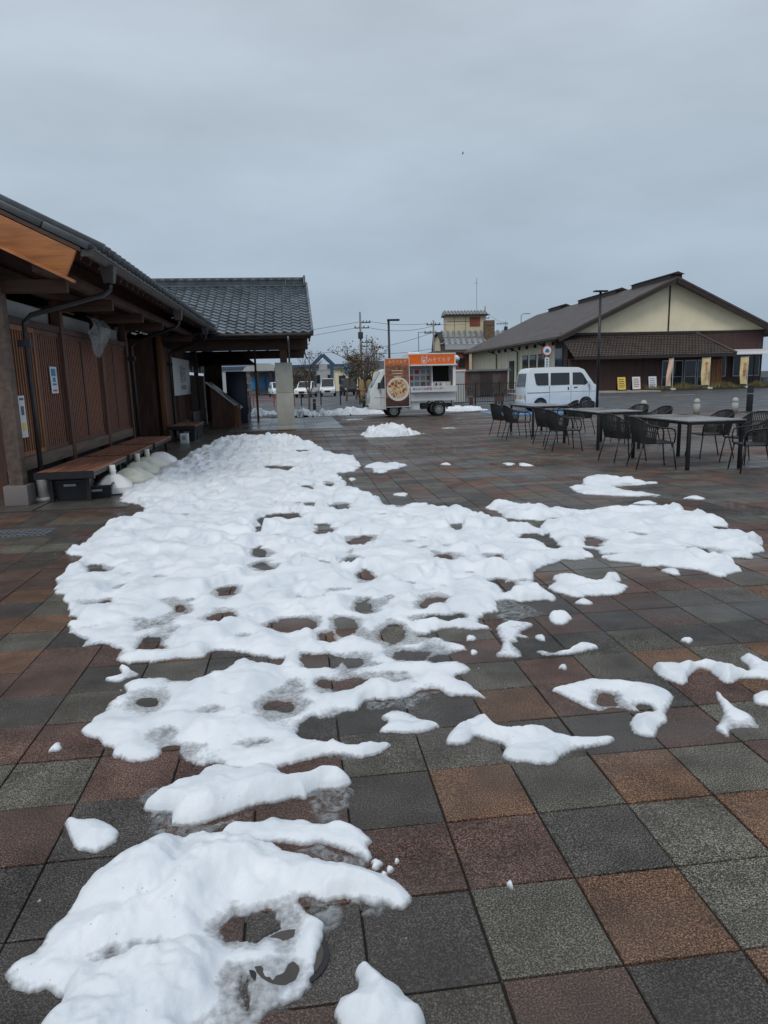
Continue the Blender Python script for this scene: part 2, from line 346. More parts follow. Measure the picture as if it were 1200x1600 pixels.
class MB:
    def __init__(s): s.v = []; s.f = []; s.m = []; s.cm = 0
    def quad(s, *p):
        n = len(s.v); s.v += [tuple(q) for q in p]; s.f.append(tuple(range(n, n + len(p)))); s.m.append(s.cm); return s
    def box(s, x0, x1, y0, y1, z0, z1):
        n = len(s.v)
        s.v += [(x0, y0, z0), (x1, y0, z0), (x1, y1, z0), (x0, y1, z0), (x0, y0, z1), (x1, y0, z1), (x1, y1, z1), (x0, y1, z1)]
        s.f += [tuple(n + i for i in q) for q in ((0, 3, 2, 1), (4, 5, 6, 7), (0, 1, 5, 4), (1, 2, 6, 5), (2, 3, 7, 6), (3, 0, 4, 7))]
        s.m += [s.cm] * 6; return s
    def hexa(s, b, t):
        n = len(s.v); s.v += [tuple(q) for q in b] + [tuple(q) for q in t]
        s.f += [tuple(n + i for i in q) for q in ((0, 3, 2, 1), (4, 5, 6, 7), (0, 1, 5, 4), (1, 2, 6, 5), (2, 3, 7, 6), (3, 0, 4, 7))]
        s.m += [s.cm] * 6; return s
    def beam(s, p, q, w, h, upv=(0, 0, 1)):
        p, q = Vector(p), Vector(q); d = (q - p).normalized(); u = Vector(upv)
        sd = d.cross(u)
        if sd.length < 1e-4: sd = d.cross(Vector((0, 1, 0)))
        sd.normalize(); u = sd.cross(d).normalized()
        a, b = sd * w / 2, u * h / 2
        return s.hexa([p - a - b, p + a - b, q + a - b, q - a - b], [p - a + b, p + a + b, q + a + b, q - a + b])
    def tube(s, path, r, n=8, caps=True, r1=None):
        P = [Vector(p) for p in path]; m = len(P); base = len(s.v)
        prev = None
        for i, p in enumerate(P):
            d = (P[min(i + 1, m - 1)] - P[max(i - 1, 0)]).normalized()
            if prev is None:
                a = d.cross(Vector((0, 0, 1)))
                if a.length < 1e-3: a = d.cross(Vector((0, 1, 0)))
            else:
                a = prev - d * prev.dot(d)
            a.normalize(); b = d.cross(a); prev = a
            rr = r if r1 is None else r + (r1 - r) * i / max(1, m - 1)
            if isinstance(r, (list, tuple)): rr = r[i]
            for k in range(n):
                t = 2 * math.pi * k / n
                s.v.append(tuple(p + a * math.cos(t) * rr + b * math.sin(t) * rr))
        for i in range(m - 1):
            for k in range(n):
                s.f.append((base + i * n + k, base + i * n + (k + 1) % n, base + (i + 1) * n + (k + 1) % n, base + (i + 1) * n + k)); s.m.append(s.cm)
        if caps:
            s.f.append(tuple(base + k for k in reversed(range(n)))); s.m.append(s.cm)
            s.f.append(tuple(base + (m - 1) * n + k for k in range(n))); s.m.append(s.cm)
        return s
    def lathe(s, prof, c=(0, 0, 0), n=16, sx=1, sy=1):
        base = len(s.v); c = Vector(c)
        for r, z in prof:
            for k in range(n):
                t = 2 * math.pi * k / n; s.v.append((c.x + r * sx * math.cos(t), c.y + r * sy * math.sin(t), c.z + z))
        for i in range(len(prof) - 1):
            for k in range(n):
                s.f.append((base + i * n + k, base + i * n + (k + 1) % n, base + (i + 1) * n + (k + 1) % n, base + (i + 1) * n + k)); s.m.append(s.cm)
        s.f.append(tuple(base + k for k in reversed(range(n)))); s.m.append(s.cm)
        s.f.append(tuple(base + (len(prof) - 1) * n + k for k in range(n))); s.m.append(s.cm)
        return s
    def disc_y(s, cx, cy, cz, r, th, n=24, rx=None):
        """a disc facing -Y"""
        rx = rx or r; base = len(s.v)
        for yy in (cy, cy + th):
            for k in range(n):
                t = 2 * math.pi * k / n; s.v.append((cx + rx * math.cos(t), yy, cz + r * math.sin(t)))
        s.f.append(tuple(base + k for k in range(n))); s.m.append(s.cm)
        s.f.append(tuple(base + n + k for k in reversed(range(n)))); s.m.append(s.cm)
        for k in range(n):
            s.f.append((base + (k + 1) % n, base + k, base + n + k, base + n + (k + 1) % n)); s.m.append(s.cm)
        return s
    def prism(s, poly, y0, y1, axis='y'):
        """polygon in (a, z) extruded along y (or x)"""
        n = len(poly); base = len(s.v)
        for yy in (y0, y1):
            for a, z in poly:
                s.v.append((a, yy, z) if axis == 'y' else (yy, a, z))
        s.f.append(tuple(base + k for k in range(n))); s.f.append(tuple(base + n + k for k in reversed(range(n))))
        for k in range(n): s.f.append((base + (k + 1) % n, base + k, base + n + k, base + n + (k + 1) % n))
        s.m += [s.cm] * (n + 2); return s
    def mesh(s, name, mats, off=Vector((0, 0, 0)), smooth=False):
        me = bpy.data.meshes.new(name)
        me.from_pydata([(a - off.x, b - off.y, c - off.z) for a, b, c in s.v], [], s.f)
        for m in (mats if isinstance(mats, (list, tuple)) else [mats]):
            me.materials.append(MATS[m] if isinstance(m, str) else m)
        me.polygons.foreach_set('material_index', s.m)
        if smooth: me.polygons.foreach_set('use_smooth', [True] * len(me.polygons))
        bm = bmesh.new(); bm.from_mesh(me); bmesh.ops.recalc_face_normals(bm, faces=bm.faces); bm.to_mesh(me); bm.free()
        me.update(); return me
    def build(s, name, mats, parent=None, smooth=False, bevel=0.0, loc=None, world=True):
        off = Vector((0, 0, 0))
        if parent is not None and world: off = root_loc(parent)
        if loc is not None: off = Vector(loc)
        me = s.mesh(name, mats, off, smooth)
        if bevel: bevel_mesh(me, bevel)
        o = bpy.data.objects.new(name, me); COL.objects.link(o)
        if parent is not None: o.parent = parent
        elif loc is not None: o.location = loc
        return o

def bevel_mesh(me, w, seg=2, ang=25):
    bm = bmesh.new(); bm.from_mesh(me)
    bmesh.ops.remove_doubles(bm, verts=bm.verts, dist=1e-5)
    ed = [e for e in bm.edges if len(e.link_faces) == 2 and e.calc_face_angle(0) > R(ang)]
    bmesh.ops.bevel(bm, geom=ed, offset=w, segments=seg, affect='EDGES', profile=0.6, clamp_overlap=True)
    for f in bm.faces: f.smooth = True
    bm.to_mesh(me); bm.free()
    me.set_sharp_from_angle(angle=R(40))

def inst(name, me, parent, loc, rot=(0, 0, 0), scale=(1, 1, 1)):
    o = bpy.data.objects.new(name, me); COL.objects.link(o)
    o.parent = parent
    l = Vector(loc) - (root_loc(parent) if parent else Vector((0, 0, 0)))
    o.location = l; o.rotation_euler = rot; o.scale = scale
    return o

def structure(o):
    o['kind'] = 'structure'; return o

def text_part(name, body, size, m, parent, loc, rot, depth=0.003, world=True, xs=1.0):
    c = bpy.data.curves.new(name, 'FONT'); c.body = body; c.size = size; c.align_x = 'CENTER'; c.align_y = 'CENTER'; c.extrude = depth; c.resolution_u = 2
    t = bpy.data.objects.new(name, c); COL.objects.link(t)
    dg = bpy.context.evaluated_depsgraph_get()
    me = bpy.data.meshes.new_from_object(t.evaluated_get(dg)); bpy.data.objects.remove(t); bpy.data.curves.remove(c)
    me.materials.clear(); me.materials.append(MATS[m])
    o = bpy.data.objects.new(name, me); COL.objects.link(o)
    o.parent = parent
    o.location = Vector(loc) - (root_loc(parent) if (parent and world) else Vector((0, 0, 0)))
    o.rotation_euler = rot; o.scale = (xs, 1, 1)
    return o
# ------------------------------------------------------------------ ground
g = MB().box(-900, 900, -60, 1500, -0.35, -0.055)
structure(g.build('ground', 'earth'))
g = MB().box(-40, 90, 0.2, 130, -0.30, -0.045)
structure(g.build('asphalt_road', 'asphalt'))

TP = 0.33
TX0, TY0 = 0.4508, 1.4851
def plaza_tile(i, j):
    x, y = TX0 + TP * (i + 0.5), TY0 + TP * (j + 0.5)
    if y > 33.1 or y < 0.6 or x < -6.2: return False
    if x < -2.12 and y > 9.15: return False
    if x < 1.60 and 22.85 < y < 30.3: return False
    if y > 25.8 and x > 8.2: return False
    if x > 14.0 + 0.12 * max(0, y - 4): return False
    return True
bed = MB()
bed.box(-6.5, 17.0, 0.3, 25.9, -0.30, -0.012)
bed.box(-6.5, 8.2, 25.9, 33.2, -0.30, -0.0125)
plaza = structure(bed.build('plaza_paving', 'joint'))
def tile_geo(mb, x, y, mi, dz=0.0, w=0.1612):
    n = len(mb.v); a, b = w, w - 0.003
    for q, z in ((a, -0.03), (a, -0.0025), (b, 0.0)):
        mb.v += [(x - q, y - q, z + dz), (x + q, y - q, z + dz), (x + q, y + q, z + dz), (x - q, y + q, z + dz)]
    for k in range(2):
        for c in range(4):
            mb.f.append((n + k * 4 + c, n + k * 4 + (c + 1) % 4, n + k * 4 + 4 + (c + 1) % 4, n + k * 4 + 4 + c)); mb.m.append(mi)
    mb.f.append((n + 8, n + 9, n + 10, n + 11)); mb.m.append(mi)
KNOWN = {(0, 2): 0, (1, 2): 2, (2, 2): 0, (3, 2): 2, (-1, 2): 3, (-1, 1): 1, (0, 1): 1, (1, 1): 3, (2, 1): 2, (3, 1): 0,
         (-1, 0): 3, (0, 0): 2, (1, 0): 0, (2, 0): 2, (-1, -1): 2, (0, -1): 1, (1, -1): 3, (2, -1): 0, (3, 0): 0,
         (-1, 3): 2, (0, 3): 2, (1, 3): 3, (2, 3): 3, (3, 3): 1, (4, 3): 2, (-5, 2): 1, (-4, 2): 3, (-5, 3): 2, (-4, 3): 1,
         (-5, 4): 1, (-4, 4): 1, (-5, 1): 3, (-4, 1): 3, (-5, 5): 2, (-6, 5): 3, (-6, 6): 1, (-5, 6): 3, (-6, 4): 1, (-6, 7): 1,
         (0, 4): 3, (1, 4): 0, (2, 4): 1, (3, 4): 3, (4, 4): 1, (0, 5): 1, (1, 5): 2, (2, 5): 1, (3, 5): 2, (4, 5): 0, (1, 6): 1, (2, 6): 3, (3, 6): 3, (4, 6): 2}
# map view of the photo: nearest tiles in the frame become parts of their own
view = []
Rm = np.array([list(r2), list(u2), list(fw)])
for j in range(-3, 96):
    for i in range(-21, 50):
        if not plaza_tile(i, j): continue
        x, y = TX0 + TP * (i + .5), TY0 + TP * (j + .5)
        d = Rm @ np.array([x, y, -1.5075])
        inside = d[2] > 0.1 and abs(d[0] / d[2]) < 0.60 and -0.80 < d[1] / d[2]
        view.append((0 if inside else 1, d[2], i, j, x, y))
view.sort()
tile_meshes = []
for mi in range(4):
    t = MB(); tile_geo(t, 0, 0, 0); tile_meshes.append(t.mesh('paving_tile', TILE_M[mi]))
rest = MB()
for k, (flag, dist, i, j, x, y) in enumerate(view):
    mi = KNOWN.get((i, j))
    if mi is None: mi = rnd.choices((0, 1, 2, 3), (0.12, 0.33, 0.29, 0.26))[0]
    if k < 300 and flag == 0:
        inst('paving_tile', tile_meshes[mi], plaza, (x, y, rnd.uniform(-.002, .002)), (rnd.gauss(0, .004), rnd.gauss(0, .004), rnd.gauss(0, .004)))
    else:
        tile_geo(rest, x, y, mi, rnd.uniform(-.0012, .0012))
o = rest.build('paving_tiles', TILE_M, plaza); o['kind'] = 'stuff'

# concrete apron in front of the shop wing and the pavilion's floor of large slabs
ap = MB()
yy = 9.2
while yy < 33:
    for (xa, xb) in ((-6.4, -4.6), (-4.57, -3.35), (-3.32, -2.14)):
        ap.box(xa, xb, yy, yy + 1.19, -0.2, -0.002 + rnd.uniform(-.001, .001))
    yy += 1.205
structure(ap.build('apron', 'apron'))
MATS['slab_obj'] = MATS['slab']
fl = structure(MB().box(-2.13, 1.56, 22.82, 30.25, -0.25, -0.004).build('pavilion_floor', 'joint'))
for a in range(3):
    for b_ in range(6):
        x0, y0 = -2.12 + a * 1.226, 22.83 + b_ * 1.236
        MB().box(x0, x0 + 1.216, y0, y0 + 1.226, -0.1, 0.02 + rnd.uniform(-.001, .001)).build('floor_slab', 'slab', fl)
# light pavement strip and kerb in front of the far hall
structure(MB().box(18, 30.5, 56.2, 61.2, -0.3, 0.06).build('pavement', 'kerb'))
for x0 in (20.0, 25.5):
    structure(MB().box(x0, x0 + 2.4, 46.6, 46.75, -0.1, -0.040).build('road_marking', 'white_paint'))
structure(MB().box(8.25, 30, 26.02, 26.2, -0.3, -0.035).build('edge_strip', 'kerb'))
bay = MB()
bay.box(7.4, 14.2, 28.2, 31.6, -0.10, -0.0395)
structure(bay.build('parking_bay_paint', 'blue_paint'))

# drain grate beside the near post
gr = thing('drain_grate', 'galvanised drain grate in a stone frame near the nearest wooden post', 'drain', (-3.0, 7.7, 0))
fr = MB()
fr.box(-4.6, -2.38, 7.42, 7.50, -0.05, 0.004); fr.box(-4.6, -2.38, 7.90, 7.98, -0.05, 0.004); fr.box(-2.62, -2.38, 7.50, 7.90, -0.05, 0.0045)
fr.build('frame', 'apron', gr)
MB().box(-4.6, -2.62, 7.5, 7.9, -0.05, 0.0022).build('pit', 'steel_dark', gr)
gm = MB()
for k in range(34): gm.box(-4.6 + k * .058, -4.58 + k * .058, 7.52, 7.88, -0.02, 0.006)
for yq in (7.52, 7.61, 7.7, 7.79, 7.86): gm.box(-4.6, -2.63, yq, yq + .02, -0.02, 0.0075)
gm.build('grating', 'steel_grey', gr)

t = thing('manhole_cover', 'small round metal cover half buried in the front snow lump', 'manhole cover', (-.085, 1.64, 0))
MB().lathe([(.108, -.03), (.108, .004), (.095, .0045)], n=28).build('ring', 'steel_dark', t, world=False)
MB().lathe([(.092, -.03), (.092, .0062)], n=28).build('lid', 'gutter', t, world=False)
# ------------------------------------------------------------------ tile mesh for the Japanese roofs
def roof_tile_mesh(name, w=0.28, l=0.34, amp=0.024, th=0.036):
    b = MB(); n = 8
    def zz(x): return amp * (math.cos(2 * math.pi * (x / w) - 0.6) + 0.25 * math.cos(4 * math.pi * x / w))
    xs = [w * k / n for k in range(n + 1)]
    for k in range(n):
        x0, x1 = xs[k], xs[k + 1]
        f0, f1 = zz(x0) + th, zz(x1) + th
        b.quad((x0, 0, f0), (x1, 0, f1), (x1, l, f1 - th * .9), (x0, l, f0 - th * .9))
        b.quad((x0, 0, f0 - th * .95), (x1, 0, f1 - th * .95), (x1, 0, f1), (x0, 0, f0))
    return b.mesh(name, 'roof_tile', smooth=False)
tile_me = roof_tile_mesh('roof_tile')
for p in tile_me.polygons: p.use_smooth = (p.index % 2 == 0)

# ------------------------------------------------------------------ wooden shop wing on the left
W = thing('shop_wing', 'long wooden shop building with lattice screens and tiled eaves on the left', 'building', (-3.68, 9.75, 0))
POSTS = (9.75, 12.05, 14.35, 16.45, 20.75, 22.95, 25.2, 28.0, 31.0)
for k, y in enumerate(POSTS):
    w = 0.088 if k == 0 else 0.075
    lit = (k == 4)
    z0 = 0.26 if k == 0 else 0.04
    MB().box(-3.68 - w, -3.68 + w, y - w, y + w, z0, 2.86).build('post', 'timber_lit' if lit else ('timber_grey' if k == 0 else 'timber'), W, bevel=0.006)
    if k == 0: MB().box(-3.83, -3.53, 9.60, 9.90, 0, 0.262).build('post_base', 'granite', W, bevel=0.01)
    else: MB().box(-3.68 - w - .03, -3.68 + w + .03, y - w - .03, y + w + .03, 0, 0.045).build('post_base', 'granite', W, bevel=0.006)
MB().box(-3.76, -3.60, 9.1, 33, 2.865, 3.04).build('eave_beam', 'timber_h', W, bevel=0.008)
MB().box(-2.98, -2.86, 9.05, 22.0, 2.86, 2.99).build('purlin', 'timber_h', W, bevel=0.006)
SL = 0.50
MB().box(-3.74, -3.70, 9.2, 33, 3.042, 3.66).build('upper_boarding', 'timber_h', W)
EX, EZ = -2.40, 3.10
def rz_(x): return EZ + (EX - x) * SL
for k in range(34):
    y = 9.25 + k * 0.40
    MB().beam((-2.46, y, rz_(-2.46) - .075), (-5.6, y, rz_(-5.6) - .075), 0.055, 0.085).build('rafter', 'timber_x', W)
for k in range(7):                       # cross ties from the posts out to the purlin
    y = POSTS[k]
    if y < 22: MB().box(-3.6, -2.8, y - .05, y + .05, 2.70, 2.862).build('tie_beam', 'timber_x', W, bevel=0.005)
roof = MB()
roof.hexa([(EX, 9.0, EZ - .03), (EX, 23.6, EZ - .03), (-7.2, 23.6, rz_(-7.2) - .03), (-7.2, 9.0, rz_(-7.2) - .03)],
          [(EX, 9.0, EZ + .02), (EX, 23.6, EZ + .02), (-7.2, 23.6, rz_(-7.2) + .02), (-7.2, 9.0, rz_(-7.2) + .02)])
wroof = roof.build('roof', 'timber_x', W)
th_ = math.atan(SL)
for k in range(50):
    y = 9.35 + k * 0.28
    o = inst('roof_tile', tile_me, wroof, (EX + .05, y, EZ + .03), (th_, 0, R(90)))
    if k > 0: MB().tube([(EX + .09, y + .07, EZ + .11), ((EX - .55) if k > 6 else -6.6, y + .07, EZ + .11 + (.64 if k > 6 else 4.29) * SL)], .075, 8).build('cover_tile', 'ridge_tile', wroof, smooth=True)
    if k < 12:
        for q in range(1, 5):
            inst('roof_tile', tile_me, wroof, (EX + .05 - q * .275, y, EZ + .03 + q * .275 * SL), (th_, 0, R(90)))
rr = MB()
for k in range(50):
    for q in range(5 if k < 12 else 1, 17):
        y = 9.35 + k * .28; x = EX + .05 - q * .275
        rr.quad((x, y, rz_(x) + .06), (x, y + .14, rz_(x) + .02), (x - .28, y + .14, rz_(x - .28) + .02), (x - .28, y, rz_(x - .28) + .03))
        rr.quad((x, y + .14, rz_(x) + .02), (x, y + .28, rz_(x) + .06), (x - .28, y + .28, rz_(x - .28) + .03), (x - .28, y + .14, rz_(x - .28) + .02))
o = rr.build('roof_tiles', 'roof_tile', wroof); o['kind'] = 'stuff'
# verge at the near gable
for k in range(9):
    x = EX + .10 - k * .5
    MB().beam((x, 9.16, rz_(x) + .075), (x - .495, 9.16, rz_(x - .495) + .075), 0.36, 0.085).build('verge_tile', 'ridge_tile', wroof, bevel=0.02)
MB().beam((-2.52, 9.02, rz_(-2.52) - .22), (-7.0, 9.02, rz_(-7.0) - .235), 0.055, 0.32, upv=(0, 0, 1)).build('barge_board', 'barge', W, bevel=0.006)
MB().beam((-2.50, 9.0, rz_(-2.5) - .415), (-7.0, 9.0, rz_(-7.0) - .415), 0.075, 0.035).build('barge_moulding', 'barge', W)
MB().box(-7.0, -3.6, 9.06, 9.16, 2.55, 2.86).build('gable_tie', 'timber_x', W)
# gutter: half-round trough with a pale lip, hoppers and rain pipes
gt = MB(); n = 7
for y0, y1 in ((9.02, 15.95), (15.99, 23.4)):
    for k in range(n):
        a0, a1 = math.pi + math.pi * k / n, math.pi + math.pi * (k + 1) / n
        for rr_ in (0.075, 0.068):
            gt.quad((EX + .07 + rr_ * math.cos(a0), y0, EZ + .0 + rr_ * 1.1 * math.sin(a0)), (EX + .07 + rr_ * math.cos(a1), y0, EZ + rr_ * 1.1 * math.sin(a1)),
                    (EX + .07 + rr_ * math.cos(a1), y1, EZ + rr_ * 1.1 * math.sin(a1)), (EX + .07 + rr_ * math.cos(a0), y1, EZ + rr_ * 1.1 * math.sin(a0)))
    gt.box(EX + .137, EX + .155, y0, y1, EZ - .012, EZ + .01)
    gt.box(EX - .005, EX + .145, y0 - .006, y0, EZ - .08, EZ)
gt.build('gutter', 'gutter', W)
for k, (yg, yp) in enumerate(((9.95, 9.98), (15.6, 16.2), (20.2, 20.98))):
    MB().hexa([(EX + .01, yg - .06, EZ - .26), (EX + .13, yg - .06, EZ - .26), (EX + .13, yg + .06, EZ - .26), (EX + .01, yg + .06, EZ - .26)],
              [(EX - .02, yg - .1, EZ - .06), (EX + .16, yg - .1, EZ - .06), (EX + .16, yg + .1, EZ - .06), (EX - .02, yg + .1, EZ - .06)]).build('gutter_hopper', 'gutter', W)
    xp = -3.46
    pth = [(EX + .07, yg, EZ - .25), (EX + .07, yg, EZ - .34), (EX - .02, yg + .02, EZ - .40), (xp + .1, yp - .02, 2.45), (xp, yp, 2.36), (xp, yp, 2.2), (xp, yp, 0.02)]
    dp = MB().tube(pth, 0.034, 10).build('rain_pipe', 'pipe_dark', W, smooth=True)
    MB().box(xp - .09, xp + .06, yp - .06, yp + .06, 2.05, 2.14).build('pipe_clamp', 'steel_dark', dp)
    if k == 0:
        MB().tube([(xp, yp, 0.03), (xp, yp, 0.36)], 0.078, 16).build('pipe_sleeve', 'pipe_white', dp, smooth=True)
        MB().tube([(xp, yp, 0.0), (xp, yp, 0.05)], 0.125, 16).build('pipe_collar', 'pipe_white', dp, smooth=True)
# lattice screens, two panels to a bay
def lattice(y0, y1, z0, z1, amber):
    p = MB()
    p.box(-3.72, -3.66, y0, y0 + .06, z0, z1); p.box(-3.72, -3.66, y1 - .06, y1, z0, z1)
    p.box(-3.718, -3.662, y0 + .06, y1 - .06, z1 - .07, z1); p.box(-3.718, -3.662, y0 + .06, y1 - .06, z0, z0 + .06)
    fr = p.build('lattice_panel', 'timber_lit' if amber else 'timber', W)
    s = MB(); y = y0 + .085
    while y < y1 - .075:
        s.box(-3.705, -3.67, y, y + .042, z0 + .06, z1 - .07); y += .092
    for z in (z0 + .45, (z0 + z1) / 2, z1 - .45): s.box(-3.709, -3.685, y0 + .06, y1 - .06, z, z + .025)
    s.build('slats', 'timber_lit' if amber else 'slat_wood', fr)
    MB().box(-3.765, -3.755, y0 + .05, y1 - .05, z0 + .05, z1 - .05).build('backing', 'void_shade', fr)
for k in range(3):
    a, b_ = POSTS[k] + .085, POSTS[k + 1] - .085
    mid = (a + b_) / 2
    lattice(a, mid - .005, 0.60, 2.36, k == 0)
    lattice(mid + .005, b_, 0.60, 2.36, False)
    MB().box(-3.74, -3.62, a - .01, b_ + .01, 0.42, 0.598).build('sill_board', 'timber_grey', W, bevel=0.008)
    MB().box(-3.74, -3.63, a - .01, b_ + .01, 2.362, 2.46).build('lintel', 'timber_h', W, bevel=0.006)
    MB().box(-3.80, -3.78, a, b_, 2.46, 2.70).build('plaster_panel', 'plaster', W)
    MB().box(-3.85, -3.78, a, b_, 0.0, 0.42).build('foundation', 'void_shade', W)
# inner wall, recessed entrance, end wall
MB().box(-4.95, -4.85, 10.2, 33, 0, 3.9).build('inner_wall', 'void_shade', W)
MB().box(-7.0, -3.9, 10.25, 10.35, 0, 3.4).build('end_wall', 'timber', W)
MB().box(-4.84, -3.85, 16.45, 16.5, 0.0, 2.8).build('entrance_reveal', 'timber', W)
MB().box(-4.84, -3.85, 20.70, 20.75, 0.0, 2.8).build('entrance_reveal', 'timber', W)
dr = MB().box(-4.84, -4.78, 17.0, 18.4, 0.05, 2.1).build('entrance_door', 'timber_h', W)
MB().box(-4.775, -4.77, 17.1, 18.3, 1.0, 2.0).build('pane', 'glass', dr)
dr = MB().box(-4.84, -4.78, 18.5, 20.3, 0.05, 2.1).build('entrance_door', 'steel_dark', W)
MB().box(-4.775, -4.77, 18.6, 20.2, 0.9, 2.0).build('pane', 'glass', dr)
MB().box(-4.84, -4.78, 16.6, 20.6, 2.15, 2.65).build('plaster_panel', 'plaster', W)
# plank wall beyond the entrance
for k in range(21):
    y = 20.86 + k * .204
    MB().box(-3.71, -3.675 + rnd.uniform(-.004, .004), y, y + .199, 0.35, 2.60).build('plank', 'timber', W)
MB().box(-3.80, -3.74, 20.8, 25.2, 0, 2.86).build('wall', 'void_shade', W)
MB().box(-3.78, -3.64, 20.8, 25.2, 0.0, 0.34).build('foundation', 'apron', W)
MB().box(-3.72, -3.66, 26.0, 30.8, 0.55, 1.85).build('board_wall', 'timber_h', W)
MB().box(-3.76, -3.62, 26.0, 30.8, 0.0, 0.54).build('foundation', 'apron', W)
for k in range(6):
    MB().box(-3.70, -3.68, 26.0 + k * .8, 26.7 + k * .8, 1.95, 2.6).build('door_curtain', 'navy', W)
    MB().box(-3.675, -3.67, 26.15 + k * .8, 26.45 + k * .8, 1.97, 2.06 + .1 * (k % 2)).build('curtain_mark', 'paper', W)
# pale wooden soffit boards between the posts
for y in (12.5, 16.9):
    for q in range(2): MB().box(-4.7 + q * .45, -4.35 + q * .45, y, y + 1.3, 2.80, 2.83).build('soffit_board', 'soffit_pale', W)

# notices and things that hang on the wing
def notice(name, label, y0, y1, z0, z1, x=-3.655, cat='notice'):
    t = thing(name, label, cat, (x, (y0 + y1) / 2, z0))
    MB().box(x, x + .008, y0, y1, z0, z1).build('board', 'paper', t)
    return t
t = notice('notice', 'white paper notice with blue figures on the first lattice screen', 11.36, 11.66, 1.43, 1.83)
for z0, z1, y0, y1 in ((1.69, 1.80, 11.40, 11.60), (1.60, 1.67, 11.45, 11.57), (1.55, 1.58, 11.42, 11.60)):
    MB().box(-3.646, -3.644, y0, y1, z0, z1).build('blue_mark', 'blue', t)
MB().box(-3.646, -3.644, 11.42, 11.60, 1.46, 1.485).build('red_line', 'red', t)
t = notice('notice', 'narrow white notice with a yellow square low beside the nearest wooden post', 9.98, 10.20, 0.86, 1.42)
MB().box(-3.646, -3.644, 10.02, 10.15, 0.95, 1.06).build('yellow_mark', 'yellow', t)
MB().box(-3.646, -3.644, 10.04, 10.14, 1.16, 1.28).build('ink_mark', 'ink', t)
MB().box(-3.646, -3.644, 10.02, 10.16, 1.36, 1.39).build('ink_mark', 'ink', t)
t = thing('hanging_sheet', 'grey clear plastic sheet sagging from the eaves between two posts', 'sheet', (-3.5, 13.5, 2.1))
s = MB(); nn = 14
for i in range(nn):
    for j in range(8):
        def pt(i, j):
            u, v = i / nn, j / 8
            return (-3.48 + .12 * math.sin(v * 3.1) + .02 * math.sin(u * 17), 12.95 + 1.25 * u, 2.72 - v * (0.28 + 0.42 * math.sin(math.pi * min(1, u * 1.05))) )
        s.quad(pt(i, j), pt(i + 1, j), pt(i + 1, j + 1), pt(i, j + 1))
s.build('sheet', 'net', t, smooth=True)
t = thing('wall_banner', 'large white banner with faint grey characters on the plank wall', 'banner', (-3.62, 23.8, 1.2))
MB().box(-3.585, -3.57, 22.1, 25.45, 1.19, 2.33).build('cloth', 'white', t)
text_part('lettering', '朝市', 0.62, 'ink_grey', t, (-3.566, 23.9, 1.80), (R(90), 0, R(90)))
text_part('lettering', '毎週日曜開催', 0.17, 'ink_grey', t, (-3.566, 23.9, 1.42), (R(90), 0, R(90)))

# ------------------------------------------------------------------ pavilion with the tiled roof
V = thing('pavilion', 'pavilion with glossy grey tiled roof on a concrete pillar behind the shop wing', 'pavilion', (-0.28, 22.95, 0))
PY0, PZ0, PYR, PSL = 22.0, 2.98, 27.0, 0.405
PX0, PX1 = -7.2, 0.64
PZR = PZ0 + (PYR - PY0) * PSL
proof = MB()
proof.hexa([(PX0, PY0, PZ0 - .04), (PX1, PY0, PZ0 - .04), (PX1, PYR, PZR - .04), (PX0, PYR, PZR - .04)], [(PX0, PY0, PZ0), (PX1, PY0, PZ0), (PX1, PYR, PZR), (PX0, PYR, PZR)])
proof.hexa([(PX0, PYR, PZR - .04), (PX1, PYR, PZR - .04), (PX1, 32, PZ0 - .04), (PX0, 32, PZ0 - .04)], [(PX0, PYR, PZR), (PX1, PYR, PZR), (PX1, 32, PZ0), (PX0, 32, PZ0)])
pr_ = proof.build('roof', 'timber_x', V)
pa = math.atan(PSL)
cells = []
for r_ in range(18):
    for c in range(28):
        x = PX1 - .02 - (c + 1) * .28
        y = PY0 - .06 + r_ * .30 * math.cos(pa)
        z = PZ0 + .015 + (y - PY0) * PSL
        hidden = (x < -2.5 and (z < 3.1 + (-2.4 - x) * 0.2))
        cells.append((1 if hidden else 0, c, r_, x, y, z))
cells.sort()
stuff = MB()
tv = [tuple(v.co) for v in tile_me.vertices]; tf = [tuple(p.vertices) for p in tile_me.polygons]
for k, (hid, c, r_, x, y, z) in enumerate(cells):
    if k < 300:
        inst('roof_tile', tile_me, pr_, (x, y + rnd.uniform(-.006, .006), z + rnd.uniform(-.002, .004)), (pa, 0, rnd.gauss(0, .006)))
    else:
        n0 = len(stuff.v); ca, sa = math.cos(pa), math.sin(pa)
        stuff.v += [(x + a, y + b_ * ca - q * sa, z + b_ * sa + q * ca) for a, b_, q in tv]
        stuff.f += [tuple(n0 + i for i in f) for f in tf]; stuff.m += [0] * len(tf)
for c in range(28):
    for r_ in range(9):
        x = PX1 - .02 - (c + 1) * .28; y1, y0 = PYR + r_ * .55, PYR + (r_ + 1) * .55
        stuff.quad((x, y1, PZR - (y1 - PYR) * PSL + .03), (x + .27, y1, PZR - (y1 - PYR) * PSL + .03), (x + .27, y0, PZR - (y0 - PYR) * PSL + .06), (x, y0, PZR - (y0 - PYR) * PSL + .06))
o = stuff.build('roof_tiles', 'roof_tile', pr_); o['kind'] = 'stuff'
for k in range(24):                      # ridge: two courses and half-round caps
    x = PX1 - .12 - (k + 1) * .32
    MB().box(x, x + .314, PYR - .17, PYR + .17, PZR - .02, PZR + .12).build('ridge_course', 'ridge_tile', pr_)
    MB().tube([(x, PYR, PZR + .17), (x + .316, PYR, PZR + .17)], 0.105, 10).build('ridge_cap', 'ridge_tile', pr_, smooth=True)
